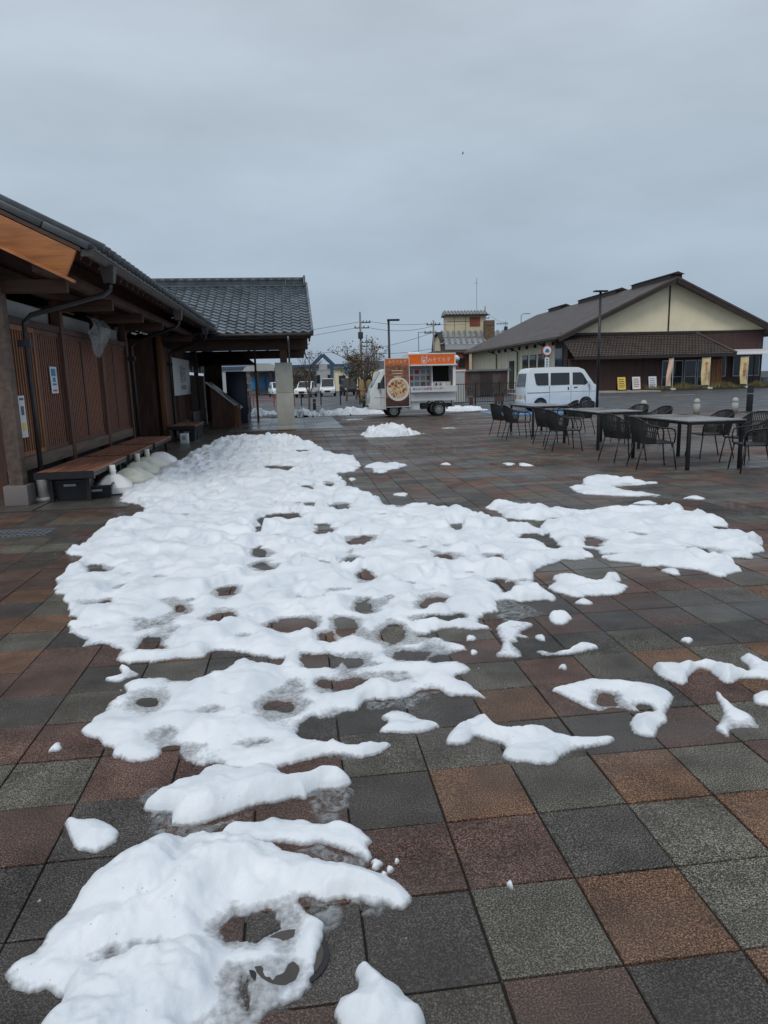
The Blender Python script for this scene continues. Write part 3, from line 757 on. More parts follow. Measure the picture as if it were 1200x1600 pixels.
MB().box(PX0, PX1 + .02, PYR - .26, PYR + .26, PZR - .06, PZR - .022).build('ridge_base', 'roof_tile', pr_)
orn = MB(); orn.prism([(PYR - .28, PZR - .04), (PYR + .28, PZR - .04), (PYR + .22, PZR + .16), (PYR + .1, PZR + .33), (PYR, PZR + .30), (PYR - .1, PZR + .33), (PYR - .22, PZR + .16)], PX1 - .12, PX1 - .04, axis='x')
orn.build('ridge_end_tile', 'ridge_tile', pr_, bevel=0.02)
for s_ in (1, -1):                        # verge tiles and barge boards of the gable
    for k in range(12):
        y = PYR - s_ * (5.05 - k * .42)
        y1 = PYR - s_ * (5.05 - (k + 1) * .42)
        z = PZR - abs(y - PYR) * PSL; z1 = PZR - abs(y1 - PYR) * PSL
        MB().beam((PX1 + .0, y, z + .02), (PX1 + .0, y1, z1 + .045), 0.07, 0.13).build('verge_tile', 'roof_tile', pr_, bevel=0.012)
    MB().beam((PX1 - .1, PYR - s_ * 4.95, PZ0 - .16), (PX1 - .1, PYR, PZR - .16), 0.05, 0.24).build('barge_board', 'timber_h', V)
    MB().box(PX1 - 1.2, PX1 - .06, PYR - s_ * 4.6 - .06, PYR - s_ * 4.6 + .06, PZ0 - .16, PZ0 - .03).build('purlin_end', 'timber_x', V)
MB().prism([(22.9, 2.86), (31.1, 2.86), (27, PZR - .22)], .30, .36, axis='x').build('gable_wall', 'plaster', V)
MB().box(PX0, .50, 22.83, 23.05, 2.52, 2.86).build('eave_beam', 'timber_x', V, bevel=0.01)
MB().box(PX0, .50, 30.95, 31.17, 2.52, 2.86).build('eave_beam', 'timber_x', V, bevel=0.01)
MB().box(-.12 - .18, -.12, 22.4, 31.5, 2.862, 3.02).build('cross_beam', 'timber_h', V, bevel=0.01)
for k in range(9): MB().box(-.30 - k * .8, -.22 - k * .8, 22.08, 31.9, 2.88, 2.97).build('rafter', 'timber_h', V)
MB().box(-2.38, PX1 - .05, 22.04, 22.075, PZ0 - .155, PZ0 - .045).build('fascia', 'timber_x', V)
gp = MB().tube([(-2.42, PY0 - .03, PZ0 - .05), (PX1 + .02, PY0 - .03, PZ0 - .05)], 0.058, 10).build('gutter', 'gutter', V, smooth=True)
MB().tube([(-.1, PY0 - .03, PZ0 - .1), (-.1, PY0 + .02, PZ0 - .25), (-.1, 22.7, PZ0 - .45), (-.1, 22.74, 2.1)], .03, 8).build('rain_pipe', 'steel_grey', gp, smooth=True)
MB().box(PX0, PX1 - .15, 22.12, 31.8, PZ0 - .055, PZ0 - .045).build('ceiling', 'void_shade', V)
MB().box(-.39, -.17, 22.84, 23.06, 2.12, 2.52).build('post', 'timber', V, bevel=0.008)
for z0, z1 in ((0.02, 0.158), (0.163, 1.175), (1.18, 2.12)):
    MB().box(-.56, -.02, 22.70, 23.22, z0, z1).build('pillar_block', 'concrete', V, bevel=0.012)
MB().box(-1.47, -1.39, 27.9, 27.98, 0.02, 2.85).build('post', 'timber', V)
MB().box(-.50, -.30, 30.95, 31.15, 0.02, 2.52).build('post', 'timber', V)
MB().hexa([(-3.6, 28.6, 2.25), (-1.5, 28.6, 2.25), (-1.5, 31, 2.25), (-3.6, 31, 2.25)], [(-3.6, 29.4, 2.75), (-2.1, 29.4, 2.75), (-2.1, 31, 2.75), (-3.6, 31, 2.75)]).build('lean_to_roof', 'timber_x', V)
MB().box(-3.6, -2.9, 29.9, 30.0, 0, 2.25).build('back_wall', 'timber', V)

# sloping information board
L = thing('information_board', 'sloping wooden information board with white edge under the pavilion', 'information board', (-2.4, 25.2, 0))
MB().prism([(-2.86, 0.02), (-2.02, 0.02), (-1.99, 0.70), (-2.86, 1.44)], 25.05, 25.12).build('side_panel', 'timber', L)
MB().prism([(-2.86, 0.02), (-2.02, 0.02), (-1.99, 0.70), (-2.86, 1.44)], 26.35, 26.42).build('side_panel', 'timber_lit', L)
MB().beam((-2.98, 25.74, 1.575), (-1.88, 25.74, .645), 1.5, 0.035, upv=(0.65, 0, 0.76)).build('display_panel', 'steel_grey', L)
MB().beam((-2.99, 24.985, 1.58), (-1.87, 24.985, .64), 0.02, 0.05, upv=(0.65, 0, 0.76)).build('white_edge', 'paper', L)
for k in range(3): MB().box(-2.1 + k * .09, -2.04 + k * .09, 25.0 - .12 * k, 25.06 - .12 * k, 0.02, .74 + .04 * k).build('slat', 'timber_lit', L)

def vending(x, y, label):
    t = thing('vending_machine', label, 'vending machine', (x, y, 0))
    MB().box(x - .38, x + .34, y - .52, y + .52, 0.03, 1.95).build('cabinet', 'navy', t, bevel=0.02)
    MB().box(x + .342, x + .375, y - .50, y + .50, 0.35, 1.93).build('front_panel', 'navy', t)
    w = MB().box(x + .377, x + .385, y - .44, y + .44, 1.0, 1.85).build('display_window', 'paper', t)
    for r_ in range(3):
        for q in range(8):
            MB().tube([(x + .40, y - .38 + q * .108, 1.03 + r_ * .27), (x + .40, y - .38 + q * .108, 1.22 + r_ * .27)], 0.03, 6).build('bottle', ('red', 'blue', 'yellow', 'white')[(q + r_) % 4], w)
    MB().box(x + .377, x + .39, y - .35, y + .35, 0.42, 0.62).build('delivery_flap', 'steel_dark', t)
    MB().box(x + .377, x + .388, y + .2, y + .3, 0.72, 0.92).build('coin_slot', 'steel_grey', t)
vending(-2.12, 27.65, 'dark navy vending machine behind the sloping information board')
vending(-2.12, 28.8, 'dark navy vending machine farther back next to the other one')
# ------------------------------------------------------------------ benches, tanks, tubs
def bench(y0, ln, label):
    t = thing('bench', label, 'bench', (-3.05, y0, 0), 0, 'wooden benches along the shop front')
    for k in range(6):
        x = -3.42 + k * .122
        MB().box(x, x + .100, y0 + .02, y0 + ln - .02, 0.385, 0.42).build('seat_slat', 'bench_wood', t, bevel=0.006)
    for y in (y0, y0 + ln - .012):
        MB().box(-3.44, -2.68, y, y + .012, 0.33, 0.423).build('end_frame', 'steel_dark', t)
    MB().box(-3.40, -3.35, y0 + .03, y0 + ln - .03, 0.335, 0.383).build('rail', 'steel_dark', t)
    MB().box(-2.76, -2.71, y0 + .03, y0 + ln - .03, 0.335, 0.383).build('rail', 'steel_dark', t)
    for y in (y0 + .16, y0 + ln - .2):
        MB().box(-3.32, -3.27, y, y + .05, 0.0, 0.335).build('leg', 'steel_dark', t)
        MB().box(-2.84, -2.79, y, y + .05, 0.0, 0.335).build('leg', 'steel_dark', t)
        MB().box(-3.36, -2.72, y + .005, y + .045, 0.30, 0.333).build('crossbar', 'steel_dark', t)
bench(9.62, 2.08, 'slatted brown bench nearest to the camera, black tubs beneath')
bench(11.74, 2.08, 'slatted brown bench in the middle of the row of three')
bench(13.86, 2.02, 'slatted brown bench at the far end of the row of three')
bench(19.45, 2.2, 'brown bench standing alone below the white wall banner')

def flag_base(x, y, m, label, neck=True, rz=0.0, s=1.0):
    t = thing('flag_base', label, 'flag base', (x, y, 0), rz, 'plastic water tanks that weigh down flags')
    b = MB(); n = 20
    prof = [(0.20, 0.0), (0.235, 0.012), (0.242, 0.075), (0.228, 0.095), (0.15, 0.152), (0.09, 0.19), (0.06, 0.20)]
    for r, z in prof:
        for k in range(n):
            a = 2 * math.pi * k / n; c, q = math.cos(a), math.sin(a)
            e = 0.42
            b.v.append((math.copysign(abs(c) ** e, c) * r * s * 1.05, math.copysign(abs(q) ** e, q) * r * s * 1.3, z))
    for i in range(len(prof) - 1):
        for k in range(n): b.f.append((i * n + k, i * n + (k + 1) % n, (i + 1) * n + (k + 1) % n, (i + 1) * n + k)); b.m.append(0)
    b.f.append(tuple((len(prof) - 1) * n + k for k in range(n))); b.m.append(0)
    b.f.append(tuple(reversed(range(n)))); b.m.append(0)
    t.scale = (1, 1, 1.3)
    b.build('tank', m, t, smooth=True, world=False).data.set_sharp_from_angle(angle=R(28))
    if neck:
        MB().lathe([(0.043, 0.19), (0.043, 0.30), (0.036, 0.305)], n=14).build('neck', m, t, smooth=True, world=False)
        MB().lathe([(0.05, 0.235), (0.05, 0.25)], n=14).build('neck_ring', m, t, world=False)
    MB().lathe([(0.03, 0.0), (0.03, 0.02)], c=(.13 * s, -.16 * s, .125), n=10).build('filler_cap', m, t, world=False)
flag_base(-2.66, 10.50, 'tank_white', 'clean white flag base with tall neck beside the black tub', True, .2, 1.0)
flag_base(-2.58, 11.22, 'tank_cream', 'yellowish neckless flag base lying second from the black tub', False, -.1, 1.2)
flag_base(-2.66, 12.15, 'tank_cream', 'broad cream flag base with neck, third from the black tub', True, .1, 1.3)
flag_base(-2.66, 12.95, 'tank_cream', 'cream flag base with neck, fourth from the black tub', True, -.2, 1.25)
flag_base(-2.60, 13.75, 'tank_white', 'white flag base farthest from the black tub', False, .15, 1.25)

def tub(x, y, sx, sy, h, label, rz=0):
    t = thing('tub', label, 'tub', (x, y, 0), rz, 'black plastic tubs under benches')
    a, b_ = sx / 2, sy / 2; i = .88
    m = MB(); th = .018
    for (ax, ay, bx, by) in ((-a, -b_, a, -b_), (a, -b_, a, b_), (a, b_, -a, b_), (-a, b_, -a, -b_)):
        def q(px, py, k): return (px * k, py * k)
        o0, o1 = q(ax, ay, i), q(bx, by, i); p0, p1 = (ax, ay), (bx, by)
        k = 1 - th / a
        m.hexa([(*o0, 0), (*o1, 0), (o1[0] * k, o1[1] * k, 0), (o0[0] * k, o0[1] * k, 0)], [(*p0, h), (*p1, h), (p1[0] * k, p1[1] * k, h), (p0[0] * k, p0[1] * k, h)])
    m.build('wall', 'black_plastic', t, world=False)
    MB().box(-a * .86, a * .86, -b_ * .86, b_ * .86, 0.004, 0.02).build('base', 'black_plastic', t, world=False)
    r = MB()
    r.box(-a - .015, a + .015, -b_ - .015, -b_ + .01, h, h + .02); r.box(-a - .015, a + .015, b_ - .01, b_ + .015, h, h + .02)
    r.box(-a - .015, -a + .01, -b_ + .01, b_ - .01, h + .001, h + .019); r.box(a - .01, a + .015, -b_ + .01, b_ - .01, h + .001, h + .019)
    r.build('rim', 'black_plastic', t, world=False)
    MB().box(-.08, .08, -b_ - .03, -b_ - .012, h - .06, h - .03).build('handle', 'steel_grey', t, world=False)
tub(-3.06, 10.02, .44, .34, .26, 'tall black tub under the near end of the first bench')
tub(-2.80, 10.2, .40, .50, .16, 'low black tub just in front of the first bench', .15)
for k, (y, lb) in enumerate(((19.75, 'near black tub under the lone bench below the banner'), (20.35, 'middle black tub under the lone bench below the banner'), (20.95, 'far black tub under the lone bench below the banner'))):
    tub(-2.92, y, .42, .5, .30, lb)
t = thing('carton', 'small white carton on the ground before the lone bench', 'carton', (-2.9, 18.9, 0))
MB().box(-3.0, -2.8, 18.8, 19.0, 0, .26).build('box', 'paper', t, bevel=.006)
MB().box(-2.95, -2.85, 18.798, 18.8, .1, .2).build('print', 'ink_grey', t)
# things in the shop entrance
t = thing('stool_stack', 'wooden stools stacked in the dark shop entrance', 'stool', (-4.2, 18.2, 0))
for k in range(2):
    MB().box(-4.38, -4.02, 18.0, 18.36, .66 + k * .14, .70 + k * .14).build('seat', 'timber_grey', t)
for sx in (-4.36, -4.08):
    for sy in (18.02, 18.30): MB().box(sx, sx + .04, sy, sy + .04, 0, .66).build('leg', 'steel_dark', t)
t = thing('notice', 'pale notice hanging inside the shop entrance', 'notice', (-4.7, 17.6, 1.5))
MB().box(-4.765, -4.755, 17.3, 17.75, 1.35, 1.95).build('board', 'plaster', t)

# ------------------------------------------------------------------ tables and woven armchairs
def make_table(x0, x1, y0, y1, label):
    t = thing('table', label, 'table', ((x0 + x1) / 2, (y0 + y1) / 2, 0), 0, 'outdoor tables on the plaza')
    n = 6; w = (x1 - x0) / n
    for k in range(n): MB().box(x0 + k * w, x0 + (k + 1) * w - .006, y0, y1, .748, .768).build('top_plank', 'table_top', t, bevel=.003)
    a = MB()
    a.box(x0 + .02, x1 - .02, y0 + .02, y0 + .06, .705, .747); a.box(x0 + .02, x1 - .02, y1 - .06, y1 - .02, .705, .747)
    a.box(x0 + .02, x0 + .06, y0 + .06, y1 - .06, .706, .746); a.box(x1 - .06, x1 - .02, y0 + .06, y1 - .06, .706, .746)
    a.build('apron_frame', 'steel_dark', t)
    for x in (x0 + .02, x1 - .08):
        for y in (y0 + .02, y1 - .08): MB().box(x + .005, x + .055, y + .005, y + .055, 0, .704).build('leg', 'steel_dark', t, bevel=.004)
make_table(5.98, 6.95, 10.15, 12.05, 'nearest dark plank table on the right side of the plaza')
make_table(5.98, 6.95, 13.45, 15.35, 'middle dark plank table between the other two tables')
make_table(5.88, 6.85, 17.1, 19.0, 'farthest dark plank table in front of the white van')

def make_chair():
    t = thing('armchair', 'x', 'chair')
    # faces +X
    s = MB(); s.box(-.24, .25, -.25, .25, .405, .43)
    s.build('seat', 'rope', t, bevel=.012, world=False)
    for sx, sy, fx, fy in ((.23, .23, .29, .27), (.23, -.23, .29, -.27), (-.22, .23, -.33, .26), (-.22, -.23, -.33, -.26)):
        MB().tube([(sx, sy, .43), (fx, fy, 0)], .0135, 6, r1=.010).build('leg', 'steel_dark', t, smooth=True, world=False)
    for sy in (1, -1):
        arm = [(.25, sy * .25, .42), (.255, sy * .275, .55), (.235, sy * .285, .625), (.17, sy * .29, .65), (.02, sy * .295, .66), (-.12, sy * .293, .69), (-.25, sy * .28, .76)]
        MB().tube(arm, .013, 6).build('armrest', 'steel_dark', t, smooth=True, world=False)
    top = [(-.25, -.28, .76), (-.305, -.24, .80), (-.345, -.13, .825), (-.355, 0, .83), (-.345, .13, .825), (-.305, .24, .80), (-.25, .28, .76)]
    MB().tube(top, .014, 6).build('back_rail', 'steel_dark', t, smooth=True, world=False)
    seat_curve = [(-.05, -.27, .42), (-.18, -.26, .42), (-.25, -.20, .42), (-.265, 0, .42), (-.25, .20, .42), (-.18, .26, .42), (-.05, .27, .42)]
    def samp(c, u):
        k = u * (len(c) - 1); i = min(int(k), len(c) - 2); f = k - i
        return Vector(c[i]).lerp(Vector(c[i + 1]), f)
    full = [(-.02, -.295, .665), (-.14, -.292, .70), *top, (-.14, .292, .70), (-.02, .295, .665)]
    ro = MB(); nn = 36
    for k in range(nn + 1):
        u = k / nn
        a, b_ = samp(seat_curve, u), samp(full, u)
        m_ = a.lerp(b_, .5) + Vector((-.015, 0, 0))
        ro.tube([a, m_, b_], .0115, 4, caps=False)
    for z in (.3, .62):
        ro.tube([samp(seat_curve, u / 10).lerp(samp(full, u / 10), z) for u in range(11)], .008, 4)
    # denser weave in the lower third
    for k in range(9):
        v = .02 + k * .034
        ro.tube([samp(seat_curve, u / 10).lerp(samp(full, u / 10), v) + Vector((-.012 * math.sin(v * 3), 0, 0)) for u in range(11)], .010, 4)
    ro.build('woven_back', 'rope', t, world=False)
    return t
proto = make_chair()
CH = [(5.42, 17.85, 8, 'black woven armchair on the left of the farthest table, its far one'),
      (5.40, 16.75, -6, 'black woven armchair at the near left corner of the farthest table'),
      (7.30, 17.55, 184, 'black woven armchair on the right of the farthest table, its near one'),
      (7.30, 18.55, 172, 'black woven armchair on the right of the farthest table, its far one'),
      (5.42, 13.75, -4, 'black woven armchair at the near left corner of the middle table'),
      (5.60, 14.95, 6, 'black woven armchair at the far left corner of the middle table'),
      (7.35, 13.85, 178, 'black woven armchair on the right of the middle table, its near one'),
      (7.40, 14.95, 188, 'black woven armchair on the right of the middle table, its far one'),
      (5.72, 11.75, 6, 'black woven armchair at the far left corner of the nearest table'),
      (5.70, 10.68, -10, 'black woven armchair at the near left corner of the nearest table'),
      (7.33, 11.75, 176, 'black woven armchair on the far right side of the nearest table'),
      (7.45, 10.85, 190, 'black woven armchair on the near right side of the nearest table'),
      (6.88, 9.80, 165, 'black woven armchair at the near end of the nearest table, closest to the camera')]
for k, (x, y, a, lb) in enumerate(CH):
    o = proto if k == 0 else copy_tree(proto)
    o.location = (x, y, 0); o.rotation_euler = (0, 0, R(a)); o['label'] = lb; o['group'] = 'armchairs around the outdoor tables'

# ------------------------------------------------------------------ vehicles
def wheel(t, x, y, r, w, side, spokes=8):
    b = MB(); n = 28
    prof = [(r * .62, -w / 2), (r * .93, -w / 2), (r, -w * .36), (r, w * .36), (r * .93, w / 2), (r * .62, w / 2)]
    for rr_, yy in prof:
        for k in range(n):
            a = 2 * math.pi * k / n; b.v.append((x + rr_ * math.cos(a), y + yy, r + rr_ * math.sin(a)))
    for i in range(len(prof) - 1):
        for k in range(n): b.f.append((i * n + k, i * n + (k + 1) % n, (i + 1) * n + (k + 1) % n, (i + 1) * n + k)); b.m.append(0)
    wh = b.build('wheel', 'rubber', t, smooth=True, world=False)
    ys = y + side * w * .30
    MB().disc_y(x, ys - .01, r, r * .64, .02, 20).build('rim', 'rim', wh, world=False)
    h = MB()
    for k in range(spokes):
        a = 2 * math.pi * k / spokes
        h.disc_y(x + r * .42 * math.cos(a), ys + side * .012 - .003, r + r * .42 * math.sin(a), r * .10, .006, 8)
    h.build('rim_holes', 'steel_dark', wh, world=False)
    MB().disc_y(x, ys + side * .02 - .012, r, r * .2, .024, 12).build('hub', 'rim', wh, world=False)

def shell(poly, hw, zb, tum, ins=0.0):
    """body side profile (x, z) skinned across the width with tumblehome above the belt"""
    b = MB(); n = len(poly)
    def yy(z): return hw - max(0, z - zb) * tum
    for s_ in (-1, 1):
        for x, z in poly: b.v.append((x, s_ * yy(z), z))
    b.f.append(tuple(range(n))); b.f.append(tuple(n + k for k in reversed(range(n))))
    for k in range(n): b.f.append(((k + 1) % n, k, n + k, n + (k + 1) % n))
    b.m = [0] * len(b.f)
    return b

def side_pane(t, name, poly, hw, zb, tum, m, off=.006, side=-1):
    b = MB(); yy = lambda z, o: side * (hw - max(0, z - zb) * tum + o)
    n = len(poly)
    for o_ in (off, -.02):
        for x, z in poly: b.v.append((x, yy(z, o_), z))
    b.f.append(tuple(range(n))); b.m.append(0)
    for k in range(n): b.f.append(((k + 1) % n, k, n + k, n + (k + 1) % n)); b.m.append(0)
    return b.build(name, m, t, world=False)

def arch_profile(x0, x1, r, zc, n=9):
    return [(x0 + (x1 - x0) * .5 - r * math.cos(math.pi * k / (n - 1)), zc + r * math.sin(math.pi * k / (n - 1))) for k in range(n)]

# food truck, nose to the left
T = thing('food_truck', 'small white food truck with orange sign and open serving hatch', 'truck', (4.77, 29.04, 0))
hw, zb, tum = .70, 1.05, .10
cab = [(-1.75, .34), (-1.77, .62), (-1.74, .95), (-1.66, 1.20), (-1.27, 1.86), (-1.17, 1.93), (-.30, 1.95), (-.22, 1.90), (-.22, .40), (-.46, .38)]
cab += [(q[0], q[1]) for q in reversed(arch_profile(-1.12, -.46, .33, .30))]
cab += [(-1.15, .34)]
bm_ = shell(cab, hw, zb, tum)
bm_.build('cab', 'truck_paint', T, bevel=.018, world=False)
for sd in (-1, 1):
    side_pane(T, 'side_window', [(-1.45, 1.18), (-1.17, 1.70), (-1.08, 1.78), (-.42, 1.78), (-.42, 1.14)], hw, zb, tum, 'glass', .006, sd)
    dh = side_pane(T, 'door_handle', [(-.62, .96), (-.62, 1.0), (-.46, 1.0), (-.46, .96)], hw, zb, tum, 'seam', .012, sd)
    side_pane(T, 'door_seam', [(-1.325, .50), (-1.315, 1.10), (-1.305, 1.10), (-1.315, .50)], hw, zb, tum, 'seam', .0035, sd)
    side_pane(T, 'door_seam', [(-1.60, .80), (-1.60, .81), (-.24, .81), (-.24, .80)], hw, zb, tum, 'seam', .0035, sd)
    hl = MB().box(-1.76, -1.60, sd * .58 - .10, sd * .58 + .105, .72, .93).build('headlight', 'lamp_lens', T, bevel=.02, world=False)
    MB().box(-1.44, -1.36, sd * .80 - .06, sd * .80 + .06, 1.15, 1.40).build('wing_mirror', 'black_plastic', T, bevel=.02, world=False)
ws = MB(); ws.quad((-1.665, -.58, 1.225), (-1.665, .58, 1.225), (-1.298, .54, 1.85), (-1.298, -.54, 1.85)); ws.quad((-1.64, -.58, 1.20), (-1.64, .58, 1.20), (-1.27, .54, 1.82), (-1.27, -.54, 1.82))
ws.build('windscreen', 'glass_green', T, world=False)
MB().beam((-1.70, -.45, 1.20), (-1.55, .1, 1.42), .015, .015).build('wiper', 'steel_dark', T, world=False)
MB().box(-1.80, -1.72, -.70, .70, .34, .56).build('bumper', 'truck_paint', T, bevel=.03, world=False)
MB().box(-1.805, -1.795, -.42, .42, .42, .50).build('grille', 'seam', T, world=False)
MB().box(-1.806, -1.798, -.16, .16, .50, .60).build('number_plate', 'yellow', T, world=False)
MB().box(-.25, 1.68, -.42, .42, .36, .50).build('chassis', 'steel_dark', T, world=False)
MB().box(-.16, .28, -.62, -.30, .27, .56).build('side_box', 'truck_paint', T, bevel=.02, world=False)
MB().box(.34, .62, -.60, -.40, .30, .55).build('fuel_tank', 'steel_dark', T, bevel=.02, world=False)
MB().box(1.62, 1.74, -.55, .55, .36, .50).build('rear_bumper', 'steel_grey', T, world=False)
for sd in (-1, 1):
    wheel(T, -.79, sd * .60, .272, .15, sd); wheel(T, 1.07, sd * .60, .272, .15, sd)
    MB().tube([(1.07 + .34 * math.cos(a), sd * .62, .27 + .34 * math.sin(a)) for a in [math.pi * k / 10 for k in range(11)]], .03, 6).build('mudguard', 'seam', T, world=False)
MB().tube([(1.07, -.6, .272), (1.07, .6, .272)], .05, 8).build('axle', 'steel_dark', T, world=False)
MB().tube([(-.79, -.6, .272), (-.79, .6, .272)], .05, 8).build('axle', 'steel_dark', T, world=False)
# kitchen box with a real opening
B0, B1, BY, BZ0, BZ1 = -.20, 1.75, .74, .62, 2.50
OX0, OX1, OZ0, OZ1 = -.13, 1.64, 1.16, 2.02
bx = MB()
bx.box(B0, B1, BY - .04, BY, BZ0, BZ1)
bx.box(B0, B0 + .04, -BY + .04, BY - .04, BZ0 + .002, BZ1 - .002); bx.box(B1 - .04, B1, -BY + .04, BY - .04, BZ0 + .002, BZ1 - .002)
bx.box(B0 + .04, B1 - .04, -BY + .04, BY - .04, BZ0 + .003, BZ0 + .06); bx.box(B0 + .04, B1 - .04, -BY + .04, BY - .04, BZ1 - .05, BZ1 - .003)
bx.box(B0, B1, -BY, -BY + .04, BZ0, OZ0); bx.box(B0, B1, -BY, -BY + .04, OZ1, BZ1)
bx.box(B0, OX0, -BY + .001, -BY + .039, OZ0, OZ1); bx.box(OX1, B1, -BY + .001, -BY + .039, OZ0, OZ1)
bx.build('kitchen_box', 'box_white', T, world=False)
MB().box(B0 + .02, B1 - .02, -BY - .025, -BY - .002, BZ0 + .02, .97).build('lower_panel', 'box_white', T, world=False)
hb = MB().box(B0 + .03, B1 - .06, -BY - .03, -BY - .003, OZ1 + .06, BZ1 - .03).build('sign_board', 'orange', T, world=False)
MB().box(B0, B1, -BY - .035, -BY - .002, BZ1 - .028, BZ1 + .012).build('trim', 'box_white', T, world=False)
MB().box(B0, B1 + .04, -BY - .10, -BY - .002, OZ1 + .0, OZ1 + .055).build('awning_rail', 'white', T, world=False)
text_part('lettering', 'みそてらす', .19, 'white', hb, (1.07, -BY - .035, 2.235), (R(90), 0, 0), world=False)
em = MB()
for k in range(20):
    a0, a1 = 2 * math.pi * k / 20, 2 * math.pi * (k + 1) / 20
    em.quad(*[(.46 + r_ * math.cos(a), -BY - .034, 2.235 + r_ * math.sin(a)) for r_, a in ((.10, a0), (.125, a0), (.125, a1), (.10, a1))])
em.box(.556, .582, -BY - .036, -BY - .033, 2.24, 2.43); em.disc_y(.45, -BY - .036, 2.22, .05, .003, 12); em.disc_y(.36, -BY - .036, 2.37, .02, .003, 8); em.disc_y(.41, -BY - .036, 2.41, .015, .003, 8)
em.build('emblem', 'white', hb, world=False)
ct = MB().box(OX0 - .02, B1 - .02, -BY - .24, -BY - .002, OZ0 - .03, OZ0).build('counter', 'box_white', T, world=False)
MB().box(OX0 - .02, B1 - .02, -BY - .243, -BY - .235, OZ0 - .18, OZ0 + .06).build('counter_banner', 'paper', ct, world=False)
text_part('lettering', 'ほんのり', .115, 'navy', ct, (.16, -BY - .247, OZ0 - .05), (R(90), 0, 0), world=False)
text_part('lettering', '自家製', .115, 'magenta', ct, (.56, -BY - .247, OZ0 - .05), (R(90), 0, 0), world=False)
text_part('lettering', 'バーガー', .115, 'navy', ct, (1.02, -BY - .247, OZ0 - .05), (R(90), 0, 0), world=False)
MB().box(OX0 + .95, OX1, .10, .12, OZ0 + .2, OZ1).build('hatch_shade', 'void_shade', T, world=False)  # dark panel added so the right half of the hatch looks shaded
MB().box(OX0 + .93, OX0 + .95, -.6, .12, OZ0, OZ1).build('partition', 'box_white', T, world=False)
MB().box(OX0, OX1 - .85, -.1, -.08, OZ0, OZ1 - .1).build('menu_wall', 'paper', T, world=False)
for k in range(12):
    x = OX0 + .06 + (k % 4) * .25; z = OZ0 + .05 + (k // 4) * .25
    MB().box(x, x + .18, -.115, -.102, z, z + .17).build('menu_card', ('ink_grey', 'plaster', 'poster_brown', 'ink_grey', 'red')[k % 5], T, world=False)
MB().box(OX0 + 1.0, OX1, -.30, -.05, OZ0, OZ0 + .22).build('worktop', 'box_white', T, world=False)
for k in range(5): MB().lathe([(.035, 0), (.035, .14), (.015, .17), (.015, .20)], c=(OX0 + .9 + k * .16, -BY - .1, OZ0 + .002), n=10).build('bottle', ('white', 'steel_dark', 'red', 'white', 'yellow')[k], ct, world=False)
MB().box(B0 + .1, B0 + .55, -.3, .3, BZ1, BZ1 + .09).build('roof_vent', 'box_white', T, bevel=.02, world=False)
MB().lathe([(.0, 0), (.16, .02), (.18, .12), (.08, .22), (.0, .24)], c=(B1 + .10, -.3, BZ1 - .30), n=12).build('exhaust_hood', 'white', T, smooth=True, world=False)

# poster board leaning on the cab
Pb = thing('poster_board', 'tall brown poster of a round dish leaning on the food truck cab', 'poster', (4.1, 28.15, 0.0), R(-2))
y0 = 0.0
tilt = .05
pf = MB(); pf.box(-.50, .50, -.02, .02, .42, 2.34); pf.build('board', 'white', Pb, world=False)
MB().box(-.475, .475, -.024, -.0205, .445, 2.06).build('print', 'poster_brown', Pb, world=False)
MB().box(-.475, .475, -.0245, -.0206, .445, .80).build('print_foot', 'poster_dark', Pb, world=False)
MB().box(-.475, .475, -.0245, -.0206, 2.06, 2.32).build('heading', 'poster_head', Pb, world=False)
text_part('lettering', 'みそてらす', .15, 'cheese', Pb, (.02, -.027, 2.19), (R(90), 0, 0), .002, world=False)
for k in range(3): MB().box(-.22 + .05 * k, .22 - .02 * k, -.0255, -.0247, 1.84 - k * .11, 1.865 - k * .11).build('text_line', 'cheese', Pb, world=False)
ds = MB().disc_y(.03, -.030, 1.13, .47, .006, 36, rx=.455).build('dish', 'plate', Pb, world=False)
MB().disc_y(.03, -.033, 1.15, .385, .004, 30, rx=.38).build('crust', 'crust', ds, world=False)
for k in range(60):
    a, r_ = rnd.uniform(0, 6.28), .36 * math.sqrt(rnd.random())
    sz = rnd.uniform(.02, .055)
    MB().disc_y(.03 + r_ * math.cos(a), -.0345 - .0002 * k, 1.15 + r_ * math.sin(a), sz, .002, 7, rx=sz * rnd.uniform(.5, 1.5)).build('topping', ('cheese', 'tomato', 'salad', 'meat', 'cheese')[k % 5], ds, world=False)
for z in (.75, 1.9): MB().box(-.40, .40, .02, .30, z, z + .03).build('bracket', 'steel_grey', Pb, world=False)

